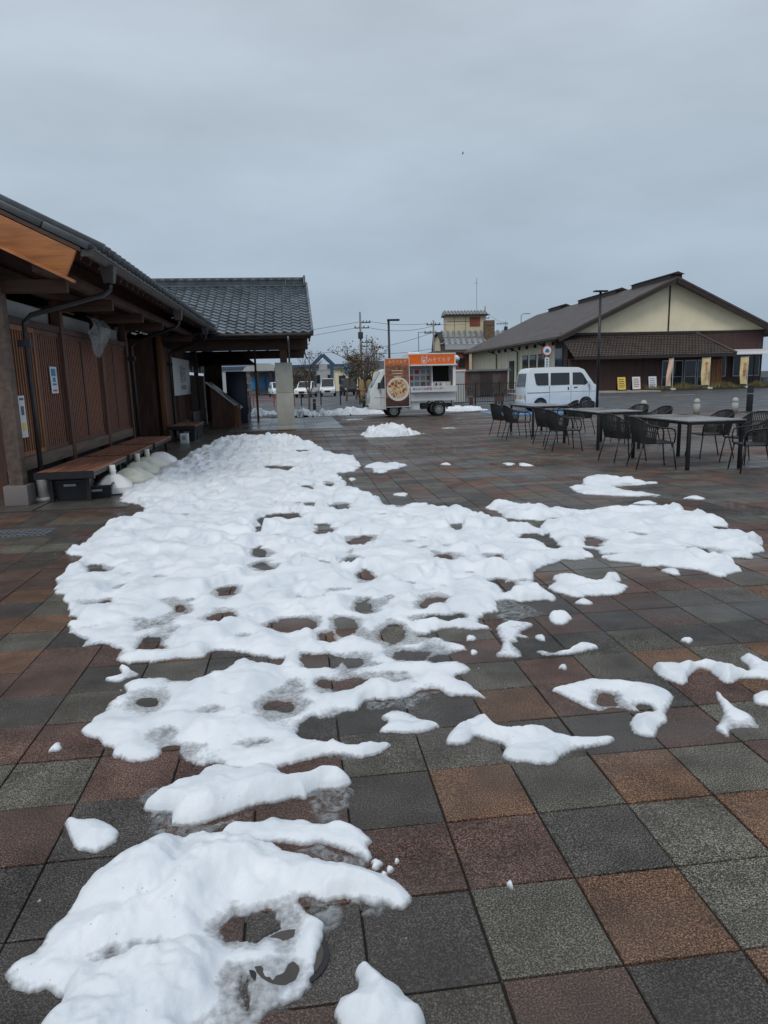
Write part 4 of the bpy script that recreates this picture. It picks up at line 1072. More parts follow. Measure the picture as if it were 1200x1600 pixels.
# white van, nose to the right
K = thing('van', 'small white van parked behind the tables facing right', 'van', (11.72, 30.74, -.04))
hw, zb, tum = .735, 1.02, .085
vp = [(-1.66, .36), (-1.69, .55), (-1.68, 1.05), (-1.60, 1.66), (-1.50, 1.84), (-1.30, 1.895), (-.2, 1.91), (.72, 1.88), (.98, 1.78), (1.42, 1.16), (1.58, 1.08), (1.66, .96), (1.68, .55), (1.65, .34)]
vp += [(1.38, .30)] + arch_profile(.76, 1.38, .31, .30)[::-1] + [(.70, .28), (-.66, .28)] + arch_profile(-1.32, -.70, .31, .30)[::-1] + [(-1.36, .32)]
shell(vp, hw, zb, tum).build('body', 'van_paint', K, bevel=.035, world=False)
for sd in (-1, 1):
    side_pane(K, 'rear_side_window', [(-1.30, 1.62), (-1.22, 1.20), (-1.14, 1.14), (-.66, 1.14), (-.66, 1.66), (-1.27, 1.66)], hw, zb, tum, 'glass', .006, sd)
    side_pane(K, 'sliding_door_window', [(-.56, 1.66), (-.56, 1.14), (.30, 1.14), (.30, 1.66)], hw, zb, tum, 'glass', .006, sd)
    side_pane(K, 'front_window', [(.44, 1.66), (.44, 1.14), (1.02, 1.12), (1.14, 1.22), (.92, 1.58), (.82, 1.66)], hw, zb, tum, 'glass', .006, sd)
    for x in (-.61, .37, 1.22): side_pane(K, 'door_seam', [(x - .006, .34), (x - .006, 1.10), (x + .006, 1.10), (x + .006, .34)], hw, zb, tum, 'seam', .003, sd)
    side_pane(K, 'door_seam', [(-1.62, .815), (-1.62, .835), (-.62, .835), (-.62, .815)], hw, zb, tum, 'seam', .0045, sd)
    side_pane(K, 'body_crease', [(-.60, .84), (-.60, .85), (1.62, .84), (1.62, .83)], hw, zb, tum, 'rim', .0045, sd)
    side_pane(K, 'door_handle', [(.22, .92), (.22, 1.04), (.27, 1.04), (.27, .92)], hw, zb, tum, 'steel_dark', .014, sd)
    side_pane(K, 'door_handle', [(.50, 1.0), (.50, 1.04), (.66, 1.04), (.66, 1.0)], hw, zb, tum, 'steel_dark', .014, sd)
    wheel(K, 1.07, sd * .64, .27, .15, sd, 10); wheel(K, -1.01, sd * .64, .27, .15, sd, 10)
    MB().box(1.08, 1.20, sd * .85 - .07, sd * .85 + .07, 1.13, 1.30).build('wing_mirror', 'van_paint', K, bevel=.03, world=False)
    MB().box(1.50, 1.66, sd * .58 - .11, sd * .58 + .11, .78, .98).build('headlight', 'lamp_lens', K, bevel=.03, world=False)
    MB().box(-1.70, -1.62, sd * .66 - .05, sd * .66 + .05, .48, .72).build('tail_light', 'tail_red', K, bevel=.01, world=False)
    MB().tube([(1.07, -.6, .27), (1.07, .6, .27)], .05, 8).build('axle', 'steel_dark', K, world=False) if sd == 1 else None
    MB().tube([(-1.01, -.6, .27), (-1.01, .6, .27)], .05, 8).build('axle', 'steel_dark', K, world=False) if sd == 1 else None
b = MB(); b.hexa([(-1.705, -.58, 1.10), (-1.66, -.58, 1.10), (-1.66, .58, 1.10), (-1.705, .58, 1.10)], [(-1.615, -.54, 1.66), (-1.57, -.54, 1.66), (-1.57, .54, 1.66), (-1.615, .54, 1.66)])
b.build('rear_window', 'glass', K, world=False)
b = MB(); b.hexa([(1.40, -.60, 1.21), (1.43, -.60, 1.17), (1.43, .60, 1.17), (1.40, .60, 1.21)], [(1.0, -.57, 1.77), (1.03, -.57, 1.75), (1.03, .57, 1.75), (1.0, .57, 1.77)])
b.build('windscreen', 'glass_green', K, world=False)
MB().box(-1.73, -1.64, -.66, .66, .34, .52).build('rear_bumper', 'van_paint', K, bevel=.03, world=False)
MB().box(1.60, 1.71, -.66, .66, .32, .56).build('front_bumper', 'van_paint', K, bevel=.03, world=False)
MB().box(-1.735, -1.728, -.17, .17, .60, .72).build('number_plate', 'yellow', K, world=False)
MB().box(-1.32, .9, -.55, .55, .24, .36).build('underbody', 'steel_dark', K, world=False)

def far_car(x, y, z, rz, paint, label, tall=1.45, ln=3.9):
    t = thing('car', label, 'car', (x, y, z), rz, 'cars in the far car park')
    h = ln / 2
    p = [(-h, .35), (-h, .75), (-h + .1, .95), (-h + .55, tall - .08), (-h + .9, tall), (h - 1.75, tall), (h - 1.1, .98), (h - .2, .85), (h, .7), (h, .35)]
    shell(p, .8, .9, .2).build('body', paint, t, bevel=.06, world=False)
    for sd in (-1, 1):
        side_pane(t, 'side_window', [(-h + .35, .98), (-h + .68, tall - .1), (h - 1.8, tall - .1), (h - 1.28, .98)], .8, .9, .2, 'glass', .01, sd)
        wheel(t, h - .75, sd * .72, .3, .18, sd); wheel(t, -h + .7, sd * .72, .3, .18, sd)
        MB().box(h - .12, h + .01, sd * .58 - .14, sd * .58 + .14, .62, .76).build('headlight', 'lamp_lens', t, world=False)
    b = MB(); b.hexa([(h - 1.09, -.66, 1.0), (h - 1.12, -.66, .97), (h - 1.12, .66, .97), (h - 1.09, .66, 1.0)], [(h - 1.68, -.6, tall - .04), (h - 1.75, -.6, tall - .07), (h - 1.75, .6, tall - .07), (h - 1.68, .6, tall - .04)])
    b.build('windscreen', 'glass', t, world=False)
    MB().box(h - .02, h + .02, -.3, .3, .42, .62).build('grille', 'steel_dark', t, world=False)
far_car(1.25, 74.0, -.05, R(-105), 'box_white', 'white car parked left of the blue arch in the far car park', 1.6)
far_car(3.6, 76.0, -.05, R(-95), 'truck_paint', 'boxy pale car with dark windscreen below the blue arch', 1.85, 3.5)
far_car(6.0, 78.0, -.05, R(-85), 'steel_dark', 'dark car parked beside the bare trees in the far car park', 1.85, 3.6)
far_car(-1.7, 78.0, -.05, R(-80), 'van_paint', 'pale blue car seen through the gap under the pavilion', 1.6)
far_car(7.7, 72.0, -.05, R(-95), 'red', 'small red car hidden behind the bare trees', 1.45)
# ------------------------------------------------------------------ cream hall with the brown roof
H = thing('hall', 'large cream hall with brown gabled roof on the right', 'building', (34.6, 63.0, 0))
HX0, HX1, HXA, HZE, HZA, HY0, HY1 = 23.65, 45.6, 34.6, 4.80, 9.86, 61.9, 99.0
WX0, WX1, WY = 25.0, 44.2, 63.0
hs = (HZA - HZE) / (HXA - HX0)
rf = MB()
rf.hexa([(HX0, HY0, HZE - .12), (HXA, HY0, HZA - .12), (HXA, HY1, HZA - .12), (HX0, HY1, HZE - .12)], [(HX0, HY0, HZE), (HXA, HY0, HZA), (HXA, HY1, HZA), (HX0, HY1, HZE)])
rf.hexa([(HXA, HY0, HZA - .12), (HX1, HY0, HZE - .12), (HX1, HY1, HZE - .12), (HXA, HY1, HZA - .12)], [(HXA, HY0, HZA), (HX1, HY0, HZE), (HX1, HY1, HZE), (HXA, HY1, HZA)])
hroof = rf.build('roof', 'brown_roof', H)
rib = MB()
k = 0
while HY0 + .1 + k * .33 < HY1:
    y = HY0 + .1 + k * .33
    rib.beam((HX0 - .03, y, HZE + .06), (HXA, y, HZA + .07), .15, .15); k += 1
o = rib.build('roof_ribs', 'brown_roof', hroof); o['kind'] = 'stuff'
rows = MB()
for q in range(1, 34):
    x = HX0 + q * (HXA - HX0) / 34; z = HZE + (x - HX0) * hs
    rows.box(x - .02, x + .02, HY0, HY1, z + .02, z + .10)
rows.build('roof_laps', 'brown_trim', hroof)
for s_ in (-1, 1):
    xe = HX0 if s_ < 0 else HX1
    MB().beam((xe, HY0 - .04, HZE - .16), (HXA, HY0 - .04, HZA - .16), .10, .42).build('barge_board', 'brown_trim', H)
    MB().beam((xe, HY0 - .02, HZE + .05), (HXA, HY0 - .02, HZA + .05), .22, .16).build('verge_tile', 'brown_tile', hroof)
for y0, y1 in ((62.0, 69.5), (73.0, 83.0), (88.5, 93)):
    v = MB(); v.box(HXA - .55, HXA + .55, y0, y1, HZA - .1, HZA + .30)
    v.prism([(HXA - .68, HZA + .31), (HXA + .68, HZA + .31), (HXA, HZA + .55)], y0 - .25, y1 + .25)
    v.build('ridge_vent', 'brown_trim', hroof)
# walls
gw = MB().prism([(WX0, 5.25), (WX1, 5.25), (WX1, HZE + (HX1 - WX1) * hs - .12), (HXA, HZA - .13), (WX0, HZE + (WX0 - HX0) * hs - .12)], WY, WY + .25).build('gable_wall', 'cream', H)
MB().box(HXA - .07, HXA + .07, WY - .05, WY - .003, 5.3, 9.3).build('gable_post', 'brown_trim', H)
MB().box(WX0 - .05, WX1 + .05, WY - .08, WY - .003, 5.08, 5.26).build('belt_course', 'brown_trim', H)
MB().box(WX0, WX1, WY, WY + .25, 0, 5.25).build('front_wall', 'brown_wall', H)
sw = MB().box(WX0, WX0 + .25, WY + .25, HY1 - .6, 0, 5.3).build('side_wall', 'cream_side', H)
MB().box(WX0 - .03, WX0 - .003, WY, WY + 3.2, 0, 5.2).build('corner_boards', 'brown_wall', H)
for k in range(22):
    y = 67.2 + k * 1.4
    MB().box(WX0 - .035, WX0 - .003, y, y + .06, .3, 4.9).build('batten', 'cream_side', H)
for y0, y1, z0, z1 in ((69.0, 70.8, 1.0, 3.6), (71.6, 73.4, 1.0, 3.6), (74.2, 75.8, 1.0, 3.6), (79.0, 80.6, 0.2, 3.2), (64.2, 66.0, 2.2, 4.0)):
    w = MB().box(WX0 - .07, WX0 - .004, y0 - .08, y1 + .08, z0 - .08, z1 + .08).build('window', 'brown_trim', H)
    MB().box(WX0 - .085, WX0 - .072, y0, y1, z0, z1).build('pane', 'glass', w)
for y in (67.5, 77.2, 85.5):
    MB().tube([(HX0 + .1, y, HZE - .2), (WX0 - .15, y + .2, 4.2), (WX0 - .15, y + .2, 0.1)], .07, 6).build('rain_pipe', 'brown_trim', H)
for k in range(9): MB().box(WX0 - .2, WX0 - .003, 66.4 + k * 2.6, 66.7 + k * 2.6, 4.35, 4.7).build('wall_vent', 'brown_trim', H)
MB().tube([(HX0 - .05, HY0, HZE - .06), (HX0 - .05, HY1, HZE - .06)], .09, 8).build('gutter', 'brown_trim', H)
# lean-to roof in front of the gable, tiles in courses
LY0, LY1, LZ0, LZ1, LX0, LX1, LT = 59.4, 62.9, 3.02, 5.05, 24.2, 39.2, 37.2
lt = MB(); lt.hexa([(LX0, LY0, LZ0 - .1), (LX1, LY0, LZ0 - .1), (LT, LY1, LZ1 - .1), (LX0, LY1, LZ1 - .1)], [(LX0, LY0, LZ0), (LX1, LY0, LZ0), (LT, LY1, LZ1), (LX0, LY1, LZ1)])
lr = lt.build('lean_to_roof', 'brown_tile', H)
c_ = MB(); ns = 13
for q in range(ns):
    f0, f1 = q / ns, (q + 1) / ns
    y0, y1 = LY0 + (LY1 - LY0) * f0, LY0 + (LY1 - LY0) * f1
    z0, z1 = LZ0 + (LZ1 - LZ0) * f0, LZ0 + (LZ1 - LZ0) * f1
    xr = LX1 + (LT - LX1) * f0
    x = LX0 + (q % 2) * .14
    while x < xr - .3:
        dz = rnd.uniform(0, .02)
        c_.quad((x, y0, z0 + .085 + dz), (x + .15, y0, z0 + .045), (x + .15, y1, z1 + .01), (x, y1, z1 + .03))
        c_.quad((x + .15, y0, z0 + .045), (x + .30, y0, z0 + .085 + dz), (x + .30, y1, z1 + .03), (x + .15, y1, z1 + .01))
        x += .30
o = c_.build('lean_to_tiles', 'brown_tile', lr); o['kind'] = 'stuff'
MB().box(LX0 - .05, LT + .1, LY1 - .2, LY1 + .08, LZ1 - .02, LZ1 + .2).build('flashing', 'brown_trim', lr)
MB().tube([(LX1, LY0, LZ0 + .1), (LT, LY1, LZ1 + .1)], .11, 8).build('hip_tile', 'brown_tile', lr)
MB().box(LX0, LX1, LY0 - .04, LY0 + .02, LZ0 - .22, LZ0 + .03).build('fascia', 'brown_trim', lr)
MB().box(LX0 + .1, LX1 - .3, 60.9, 61.1, 0, 2.85).build('front_wall', 'brown_wall', H)
MB().box(LX0 + .1, LX1 - .3, 59.5, 62.9, 2.86, 2.90).build('soffit', 'brown_trim', H)
for x0, x1 in ((33.0, 35.0), (35.15, 36.3), (36.4, 37.4)):
    d = MB().box(x0, x1, 60.80, 60.895, .1, 2.6).build('glass_door', 'steel_grey', H)
    MB().box(x0 + .08, x1 - .08, 60.78, 60.797, .35, 2.5).build('pane', 'glass', d)
    MB().box(x0 + .06, x1 - .06, 60.77, 60.779, 1.1, 1.14).build('push_bar', 'steel_grey', d)
for k in range(8): MB().box(37.5 + k * .17, 37.63 + k * .17, 60.82, 60.897, .3, 2.6).build('slat', 'timber_lit', H)
w = MB().box(39.3, 40.5, 62.85, 62.995, 1.0, 3.0).build('window', 'steel_grey', H); MB().box(39.4, 40.4, 62.83, 62.848, 1.1, 2.9).build('pane', 'glass', w)
w = MB().box(41.2, 43.9, 62.85, 62.995, 1.0, 3.0).build('window', 'steel_grey', H); MB().box(41.3, 43.8, 62.83, 62.848, 1.1, 2.9).build('pane', 'glass', w)
MB().hexa([(39.3, 60.2, 2.95), (46.5, 60.2, 2.95), (46.5, 62.9, 3.2), (39.3, 62.9, 3.2)], [(39.3, 60.2, 3.02), (46.5, 60.2, 3.02), (46.5, 62.9, 3.5), (39.3, 62.9, 3.5)]).build('white_canopy', 'white', H)
for x in (41.6, 45.0): MB().box(x, x + .09, 60.3, 60.39, 0, 2.95).build('canopy_post', 'steel_dark', H)

# planting strip with low grass along the hall
st_ = MB(); st_.box(30.6, 52, 58.4, 60.2, -.1, .12)
structure(st_.build('planting_bed', 'earth'))
gs = MB()
for k in range(5200):
    x, y = rnd.uniform(30.7, 52), rnd.uniform(58.4, 60.1); h = rnd.uniform(.12, .42) * (1.0 + .6 * math.sin(x * 1.7)); a = rnd.uniform(0, 3.14); w = rnd.uniform(.02, .05)
    dx, dy = w * math.cos(a), w * math.sin(a)
    gs.quad((x - dx, y - dy, .1), (x + dx, y + dy, .1), (x + rnd.uniform(-.12, .12), y + rnd.uniform(-.12, .12), .1 + h))
o = gs.build('bed_grass', 'grass'); o['kind'] = 'stuff'; o['label'] = 'low yellowish grass along the front of the cream hall'
# boards and feather flags by the hall
def a_board(x, y, m, label):
    t = thing('sign_board', label, 'sign', (x, y, 0), 0, 'small boards in front of the brown wall')
    MB().hexa([(-.36, -.22, .15), (.36, -.22, .15), (.36, -.18, .15), (-.36, -.18, .15)], [(-.36, -.02, 1.22), (.36, -.02, 1.22), (.36, .02, 1.22), (-.36, .02, 1.22)]).build('panel', m, t, world=False)
    MB().hexa([(-.36, .22, .05), (.36, .22, .05), (.36, .25, .05), (-.36, .25, .05)], [(-.34, .03, 1.15), (.34, .03, 1.15), (.34, .06, 1.15), (-.34, .06, 1.15)]).build('back_panel', 'steel_dark', t, world=False)
    MB().box(-.40, .40, -.26, -.02, 0.05, .16).build('foot', 'black_plastic', t, world=False)
    b = MB()
    for k in range(5):
        z = .35 + k * .16; yy = -.222 + (z - .15) * .187
        b.box(-.27, .27 - .1 * rnd.random(), yy - .006, yy - .002, z, z + .06)
    b.build('print', 'ink_grey' if m == 'paper' else ('leaf_dry' if m == 'yellow' else 'meat'), t, world=False)
a_board(28.25, 58.9, 'yellow', 'yellow sign board, left of the three by the brown wall')
a_board(29.6, 58.9, 'plate', 'pinkish white sign board with pictures, middle of the three')
a_board(31.1, 58.9, 'paper', 'bluish white sign board, right of the three by the brown wall')
def feather(x, y, w, m, label, lean=0.0, txt=None):
    t = thing('feather_flag', label, 'flag', (x, y, 0), 0, 'feather flags in front of the hall')
    MB().tube([(w / 2 + .03, 0, 0), (w / 2 + .03, 0, 2.75)], .02, 6).build('pole', 'white', t, world=False)
    MB().tube([(-w / 2, 0, 2.68), (w / 2 + .03, 0, 2.70)], .012, 5).build('crossbar', 'white', t, world=False)
    b = MB(); n = 10
    def pt(i, j): 
        u, v = i / 4, j / n
        return (-w / 2 + w * u + lean * v * (1 - u * .5) + .03 * math.sin(v * 7), .06 * math.sin(v * 5 + u * 4), 2.66 - 2.3 * v)
    for i in range(4):
        for j in range(n): b.quad(pt(i, j), pt(i + 1, j), pt(i + 1, j + 1), pt(i, j + 1))
    b.build('cloth', m, t, smooth=True, world=False)
    MB().box(w / 2 - .2, w / 2 + .26, -.22, .22, 0, .16).build('foot', 'tank_cream', t, bevel=.04, world=False)
    if txt: text_part('lettering', '\n'.join(txt), .30, 'red' if m == 'flag_cream' else 'meat', t, (0.02, -.09, 1.6), (R(90), 0, 0), .004, world=False)
feather(32.6, 58.6, .38, 'flag_pink', 'narrow pink flag blown sideways, leftmost of the three flags', -.25)
feather(35.85, 58.6, .75, 'flag_cream', 'cream flag with red lettering before the glass doors', 0.0, '焼たてパン')
feather(39.45, 58.6, .72, 'flag_cream', 'cream flag beside the white canopy, rightmost of the three flags', .05, '地元野菜')
# bicycle-like dark scooter at the right edge
S = thing('scooter', 'dark scooter half cut off at the right edge beneath the white canopy', 'scooter', (42.9, 60.0, 0), R(10))
for x in (-.6, .6):
    MB().disc_y(x, -.05, .27, .27, .1, 18).build('wheel', 'rubber', S, world=False)
MB().prism([(-.75, .45), (-.2, .32), (.15, .32), (.45, .9), (.38, .95), (.1, .5), (-.15, .5), (-.25, .78), (-.8, .78)], -.13, .13).build('body', 'far_blue', S, bevel=.04, world=False)
MB().tube([(.58, 0, .3), (.42, 0, .98), (.30, 0, 1.05)], .03, 6).build('fork', 'steel_dark', S, world=False)
MB().tube([(.32, -.3, 1.06), (.32, .3, 1.06)], .02, 6).build('handlebar', 'steel_dark', S, world=False)
MB().box(-.78, -.2, -.12, .12, .78, .86).build('seat', 'black_plastic', S, bevel=.03, world=False)

# ------------------------------------------------------------------ street furniture
def lamp_post(x, y, h, label, two=True, arm=.55):
    t = thing('lamp_post', label, 'lamp post', (x, y, 0))
    MB().tube([(0, 0, -.05), (0, 0, h)], .065, 10, r1=.055).build('pole', 'steel_dark', t, smooth=True, world=False)
    MB().box(-.1, .1, -.1, .1, -.05, .02).build('base_plate', 'steel_dark', t, world=False)
    if two: MB().box(-.28, .28, -.14, .14, h, h + .055).build('lamp_head', 'steel_dark', t, bevel=.012, world=False)
    else: MB().box(-.07, arm, -.1, .1, h - .02, h + .07).build('lamp_head', 'steel_dark', t, bevel=.012, world=False)
lamp_post(13.04, 29.4, 4.93, 'tall black lamp post with flat head in front of the van')
lamp_post(4.87, 36.0, 4.42, 'black lamp post with one-sided head behind the food truck', False)
lamp_post(6.0, 66.0, 2.9, 'thin dark lamp post with slanted head in the far car park', False, .8)
def bollard(x, y, label):
    t = thing('bollard', label, 'bollard', (x, y, 0), 0, 'round-topped pale bollards behind the tables')
    MB().lathe([(.115, 0), (.115, .37), (.10, .375), (.10, .40), (.115, .405), (.113, .45), (.09, .51), (.05, .545), (.01, .555)], n=18).build('post', 'concrete', t, smooth=True, world=False)
    MB().lathe([(.118, .372), (.118, .402)], n=18).build('band', 'ink_grey', t, world=False)
bollard(12.55, 24.3, 'pale round-topped bollard, leftmost of the three behind the tables')
bollard(14.55, 24.2, 'pale round-topped bollard, middle of the three behind the tables')
bollard(16.05, 24.2, 'pale round-topped bollard, rightmost of the three behind the tables')
for x, y, h, lb in ((8.9, 35.2, .85, 'dark brown bollard standing in the snow beside the food truck'), (9.0, 30.6, .85, 'black double-legged bollard between the snow and the van'), (17.3, 25.2, .95, 'tall dark square post at the right edge of the plaza'), (1.1, 40.0, .55, 'short dark bollard before the car park railing'), (4.1, 42.0, .55, 'short dark bollard left of the food truck nose')):
    t = thing('post_bollard', lb, 'bollard', (x, y, -.04))
    if 'double' in lb:
        for dx in (-.14, .14): MB().box(dx - .05, dx + .05, -.05, .05, 0, h).build('leg', 'steel_dark', t, world=False)
        MB().box(-.2, .2, -.06, .06, h * .55, h * .8).build('crossbar', 'timber', t, world=False)
    else:
        MB().box(-.085, .085, -.085, .085, 0, h).build('post', 'timber' if 'brown' in lb else 'steel_dark', t, bevel=.015, world=False)
        MB().box(-.075, .075, -.075, .075, h, h + .05).build('cap', 'steel_dark', t, bevel=.01, world=False)
        MB().box(-.088, .088, -.088, .088, h * .7, h * .7 + .04).build('band', 'steel_grey', t, world=False)
# round road sign
t = thing('road_sign', 'round red-rimmed sign with blue centre on a pole behind the van', 'sign', (16.45, 45.0, -.04))
MB().tube([(0, .04, 0), (0, .04, 3.6)], .035, 8).build('pole', 'steel_grey', t, world=False)
MB().disc_y(0, -.0, 3.15, .34, .02, 28).build('rim', 'red', t, world=False)
MB().disc_y(0, -.005, 3.15, .275, .006, 28).build('face', 'white', t, world=False)
b = MB(); b.prism([(-.13, 3.03), (.13, 3.03), (.15, 3.14), (.06, 3.26), (-.06, 3.26), (-.15, 3.14)], -.012, -.006); b.build('symbol', 'blue', t, world=False)
MB().box(-.15, .15, -.005, .02, 1.95, 2.72).build('sub_plate', 'white', t, world=False)
for k in range(4): MB().box(-.06, .06, -.009, -.006, 2.05 + k * .16, 2.15 + k * .16).build('plate_mark', 'blue', t, world=False)
# black railings
def railing(x0, y0, x1, y1, h, n, label, bars=8, rails=(0.12, 0.95), z0=-.04, m='steel_dark'):
    t = thing('railing', label, 'railing', (x0, y0, z0))
    d = Vector((x1 - x0, y1 - y0, 0)); 
    for k in range(n + 1):
        p = d * (k / n)
        MB().box(p.x - .04, p.x + .04, p.y - .04, p.y + .04, 0, h + .04).build('post', m, t, world=False)
    for r_ in rails:
        MB().beam((0, 0, h * r_), (d.x, d.y, h * r_), .05, .04).build('rail', m, t, world=False)
    if bars:
        b = MB()
        for k in range(n * bars):
            p = d * (k / (n * bars)); b.box(p.x - .011, p.x + .011, p.y - .011, p.y + .011, h * rails[0], h * rails[-1])
        b.build('bars', m, t, world=False)
railing(9.0, 40.2, 17.5, 40.2, 1.25, 6, 'black barred railing between the food truck and the cream hall', 10)
railing(0.45, 47.0, 5.6, 47.0, .9, 4, 'low black railing along the edge of the far car park', 0, (.95,))
railing(-4.0, 47.2, 0.0, 47.2, .7, 3, 'red barrier seen through the gap under the pavilion', 0, (.45, .6, .75, .9), m='brick_red')
# clutter behind the railing
t = thing('meter_cabinet', 'grey utility cabinet behind the black railing', 'cabinet', (10.0, 43.0, 0))
MB().box(9.6, 10.4, 42.7, 43.3, 0, 1.9).build('body', 'far_white', t); MB().box(9.55, 10.45, 42.65, 43.35, 1.9, 2.0).build('lid', 'white', t)
t = thing('storage_shed', 'dark brown storage shed behind the black railing', 'shed', (16.0, 58.0, 0))
MB().box(14.5, 17.5, 57, 59, 0, 2.0).build('wall', 'far_brown', t); MB().box(14.3, 17.7, 56.8, 59.2, 2.0, 2.15).build('roof', 'grey_roof_dark', t); MB().box(15.2, 16.2, 56.97, 56.998, .05, 1.8).build('door', 'brown_trim', t)
t = thing('annex', 'dark red annex at the far end of the cream hall', 'building', (22.0, 100.0, 0))
MB().box(20.0, 24.5, 98, 104, 0, 5.0).build('wall', 'brick_red', t); MB().box(19.7, 24.8, 97.7, 104.3, 5.0, 5.25).build('roof', 'brown_roof', t)
for k in range(3): MB().box(20.4 + k * 1.3, 21.3 + k * 1.3, 97.93, 97.998, 3.0, 4.2).build('window', 'glass', t)

# ------------------------------------------------------------------ beige building far behind
E_ = thing('beige_building', 'beige two-level building with grey ribbed roofs behind the hall', 'building', (32, 116, 0))
MB().box(24.3, 46, 114, 121, 0, 6.2).build('lower_wall', 'beige', E_)
MB().box(25.7, 32.3, 118, 120.5, 8.6, 11.6).build('upper_wall', 'beige', E_)
MB().box(29.6, 31.4, 117.95, 117.998, 9.9, 11.4).build('red_panel', 'brick_red', E_)
for x in (28.9, 27.0): MB().box(x, x + .05, 117.96, 117.999, 8.7, 11.5).build('panel_joint', 'brown_trim', E_)
MB().box(25.7, 31.5, 117.955, 117.999, 10.7, 10.76).build('panel_joint', 'brown_trim', E_)
MB().box(25.4, 32.6, 117.4, 121.0, 11.6, 11.85).build('upper_roof_edge', 'brown_trim', E_)
u = MB(); u.hexa([(25.4, 117.4, 11.86), (32.6, 117.4, 11.86), (32.6, 121, 11.86), (25.4, 121, 11.86)], [(25.4, 118.9, 12.5), (32.6, 118.9, 12.5), (32.6, 119.6, 12.5), (25.4, 119.6, 12.5)])
ur = u.build('upper_roof', 'grey_roof', E_)
b = MB()
for k in range(13): b.beam((25.6 + k * .56, 117.35, 11.9), (25.6 + k * .56, 118.9, 12.57), .2, .12)
b.build('roof_ribs', 'grey_roof_dark', ur)
lr_ = MB(); lr_.hexa([(23.6, 113.2, 6.9), (46.5, 113.2, 6.9), (46.5, 113.3, 6.9), (23.6, 113.3, 6.9)], [(24.6, 118, 9.1), (46.5, 118, 9.1), (46.5, 118.2, 9.1), (24.6, 118.2, 9.1)])
lr2 = lr_.build('lower_roof', 'grey_roof', E_)
b = MB()
for k in range(22): b.beam((24.2 + k * .95, 113.2, 6.98), (24.9 + k * .95, 118, 9.2), .35, .14)
b.box(23.6, 46.5, 115.4, 115.5, 8.0, 8.1)
b.build('roof_ribs', 'grey_roof_dark', lr2)
MB().box(24.4, 46, 113.3, 114.2, 6.0, 6.85).build('eave_band', 'far_white', E_)
MB().prism([(113.2, 5.2), (114.0, 7.4), (116, 8.6), (119.5, 8.2), (121, 5.2)], 24.0, 24.29, axis='x').build('arched_gable', 'beige', E_)
ar = MB(); pts = [(112.9, 5.0), (113.8, 7.5), (116, 8.85), (119.6, 8.4), (121.4, 5.0)]
for k in range(4): ar.beam((24.0, *pts[k]), (24.0, *pts[k + 1]), .7, .22)
ar.build('arched_eave', 'brown_trim', E_)
MB().box(24.28, 24.9, 113.93, 113.998, 3.0, 6.0).build('corner_post', 'cream', E_)
MB().box(31.4, 32.9, 114.5, 116.0, 7.2, 10.6).build('chimney', 'leaf_dry', E_)
MB().box(31.45, 32.85, 114.44, 114.498, 9.8, 9.86).build('chimney_band', 'brown_trim', E_)
for k in range(4): MB().box(26 + k * 3.2, 27.6 + k * 3.2, 113.94, 113.998, 3.0, 4.8).build('window', 'glass', E_)

# ------------------------------------------------------------------ low buildings, arch and hedge beyond the car park
A = thing('long_hall', 'long low cream building with a dark roof line beyond the car park', 'building', (8, 125, 0))
MB().box(-12, 9.0, 122, 132, 0, 3.9).build('wall', 'far_white', A); MB().box(-12.5, 9.4, 121.6, 132.4, 3.9, 4.35).build('roof', 'far_blue', A)
for k in range(7): MB().box(-11 + k * 2.8, -9.5 + k * 2.8, 121.93, 121.998, 1.2, 2.6).build('window', 'glass', A)
A = thing('shop_house', 'small cream shop with light blue sign beyond the far car park', 'building', (9.5, 108, 0))
MB().box(6.2, 13, 106, 112, 0, 3.3).build('wall', 'cream', A); MB().box(5.9, 13.3, 105.6, 112.3, 3.3, 3.6).build('roof', 'grey_roof_dark', A)
MB().box(7.6, 9.3, 105.5, 105.9, 2.7, 3.9).build('sign', 'sky_blue_sign', A)
for x in (6.7, 8.4, 10.5): MB().box(x, x + 1.0, 105.93, 105.998, 1.0, 2.3).build('window', 'glass', A)
A = thing('canopy_hall', 'white domed market roof seen through the pavilion', 'building', (-6, 95, 0))
b = MB(); b.prism([(-6.4, 3.0), (-1.4, 3.0), (-1.8, 3.5), (-2.9, 3.95), (-5, 3.95), (-6, 3.5)], 92, 105); b.build('roof', 'far_white', A)
for x in (-6.2, -4.6, -3.0, -1.7): MB().box(x, x + .25, 92.2, 92.45, 0, 3).build('column', 'brown_trim', A)
MB().box(-6.4, -1.4, 104, 104.2, 0, 3).build('wall', 'grey_roof_dark', A)
for k in range(4): MB().box(-6.2 + k * 1.2, -5.3 + k * 1.2, 103.9, 103.995, .6, 2.4).build('window', 'sky_blue_sign', A)
A = thing('blue_arch', 'pointed blue gateway arch beyond the far car park', 'arch', (4.2, 100, 0))
for x in (2.75, 5.15): MB().box(x, x + .45, 99.8, 100.2, 0, 3.75).build('leg', 'far_blue', A)
MB().beam((2.7, 100, 3.7), (4.18, 100, 5.15), .42, .5).build('gable_beam', 'far_blue', A); MB().beam((5.65, 100, 3.7), (4.17, 100, 5.15), .41, .5).build('gable_beam', 'far_blue', A)
MB().box(3.6, 4.75, 99.95, 100.05, 3.1, 3.9).build('sign', 'far_white', A)
hd = MB()
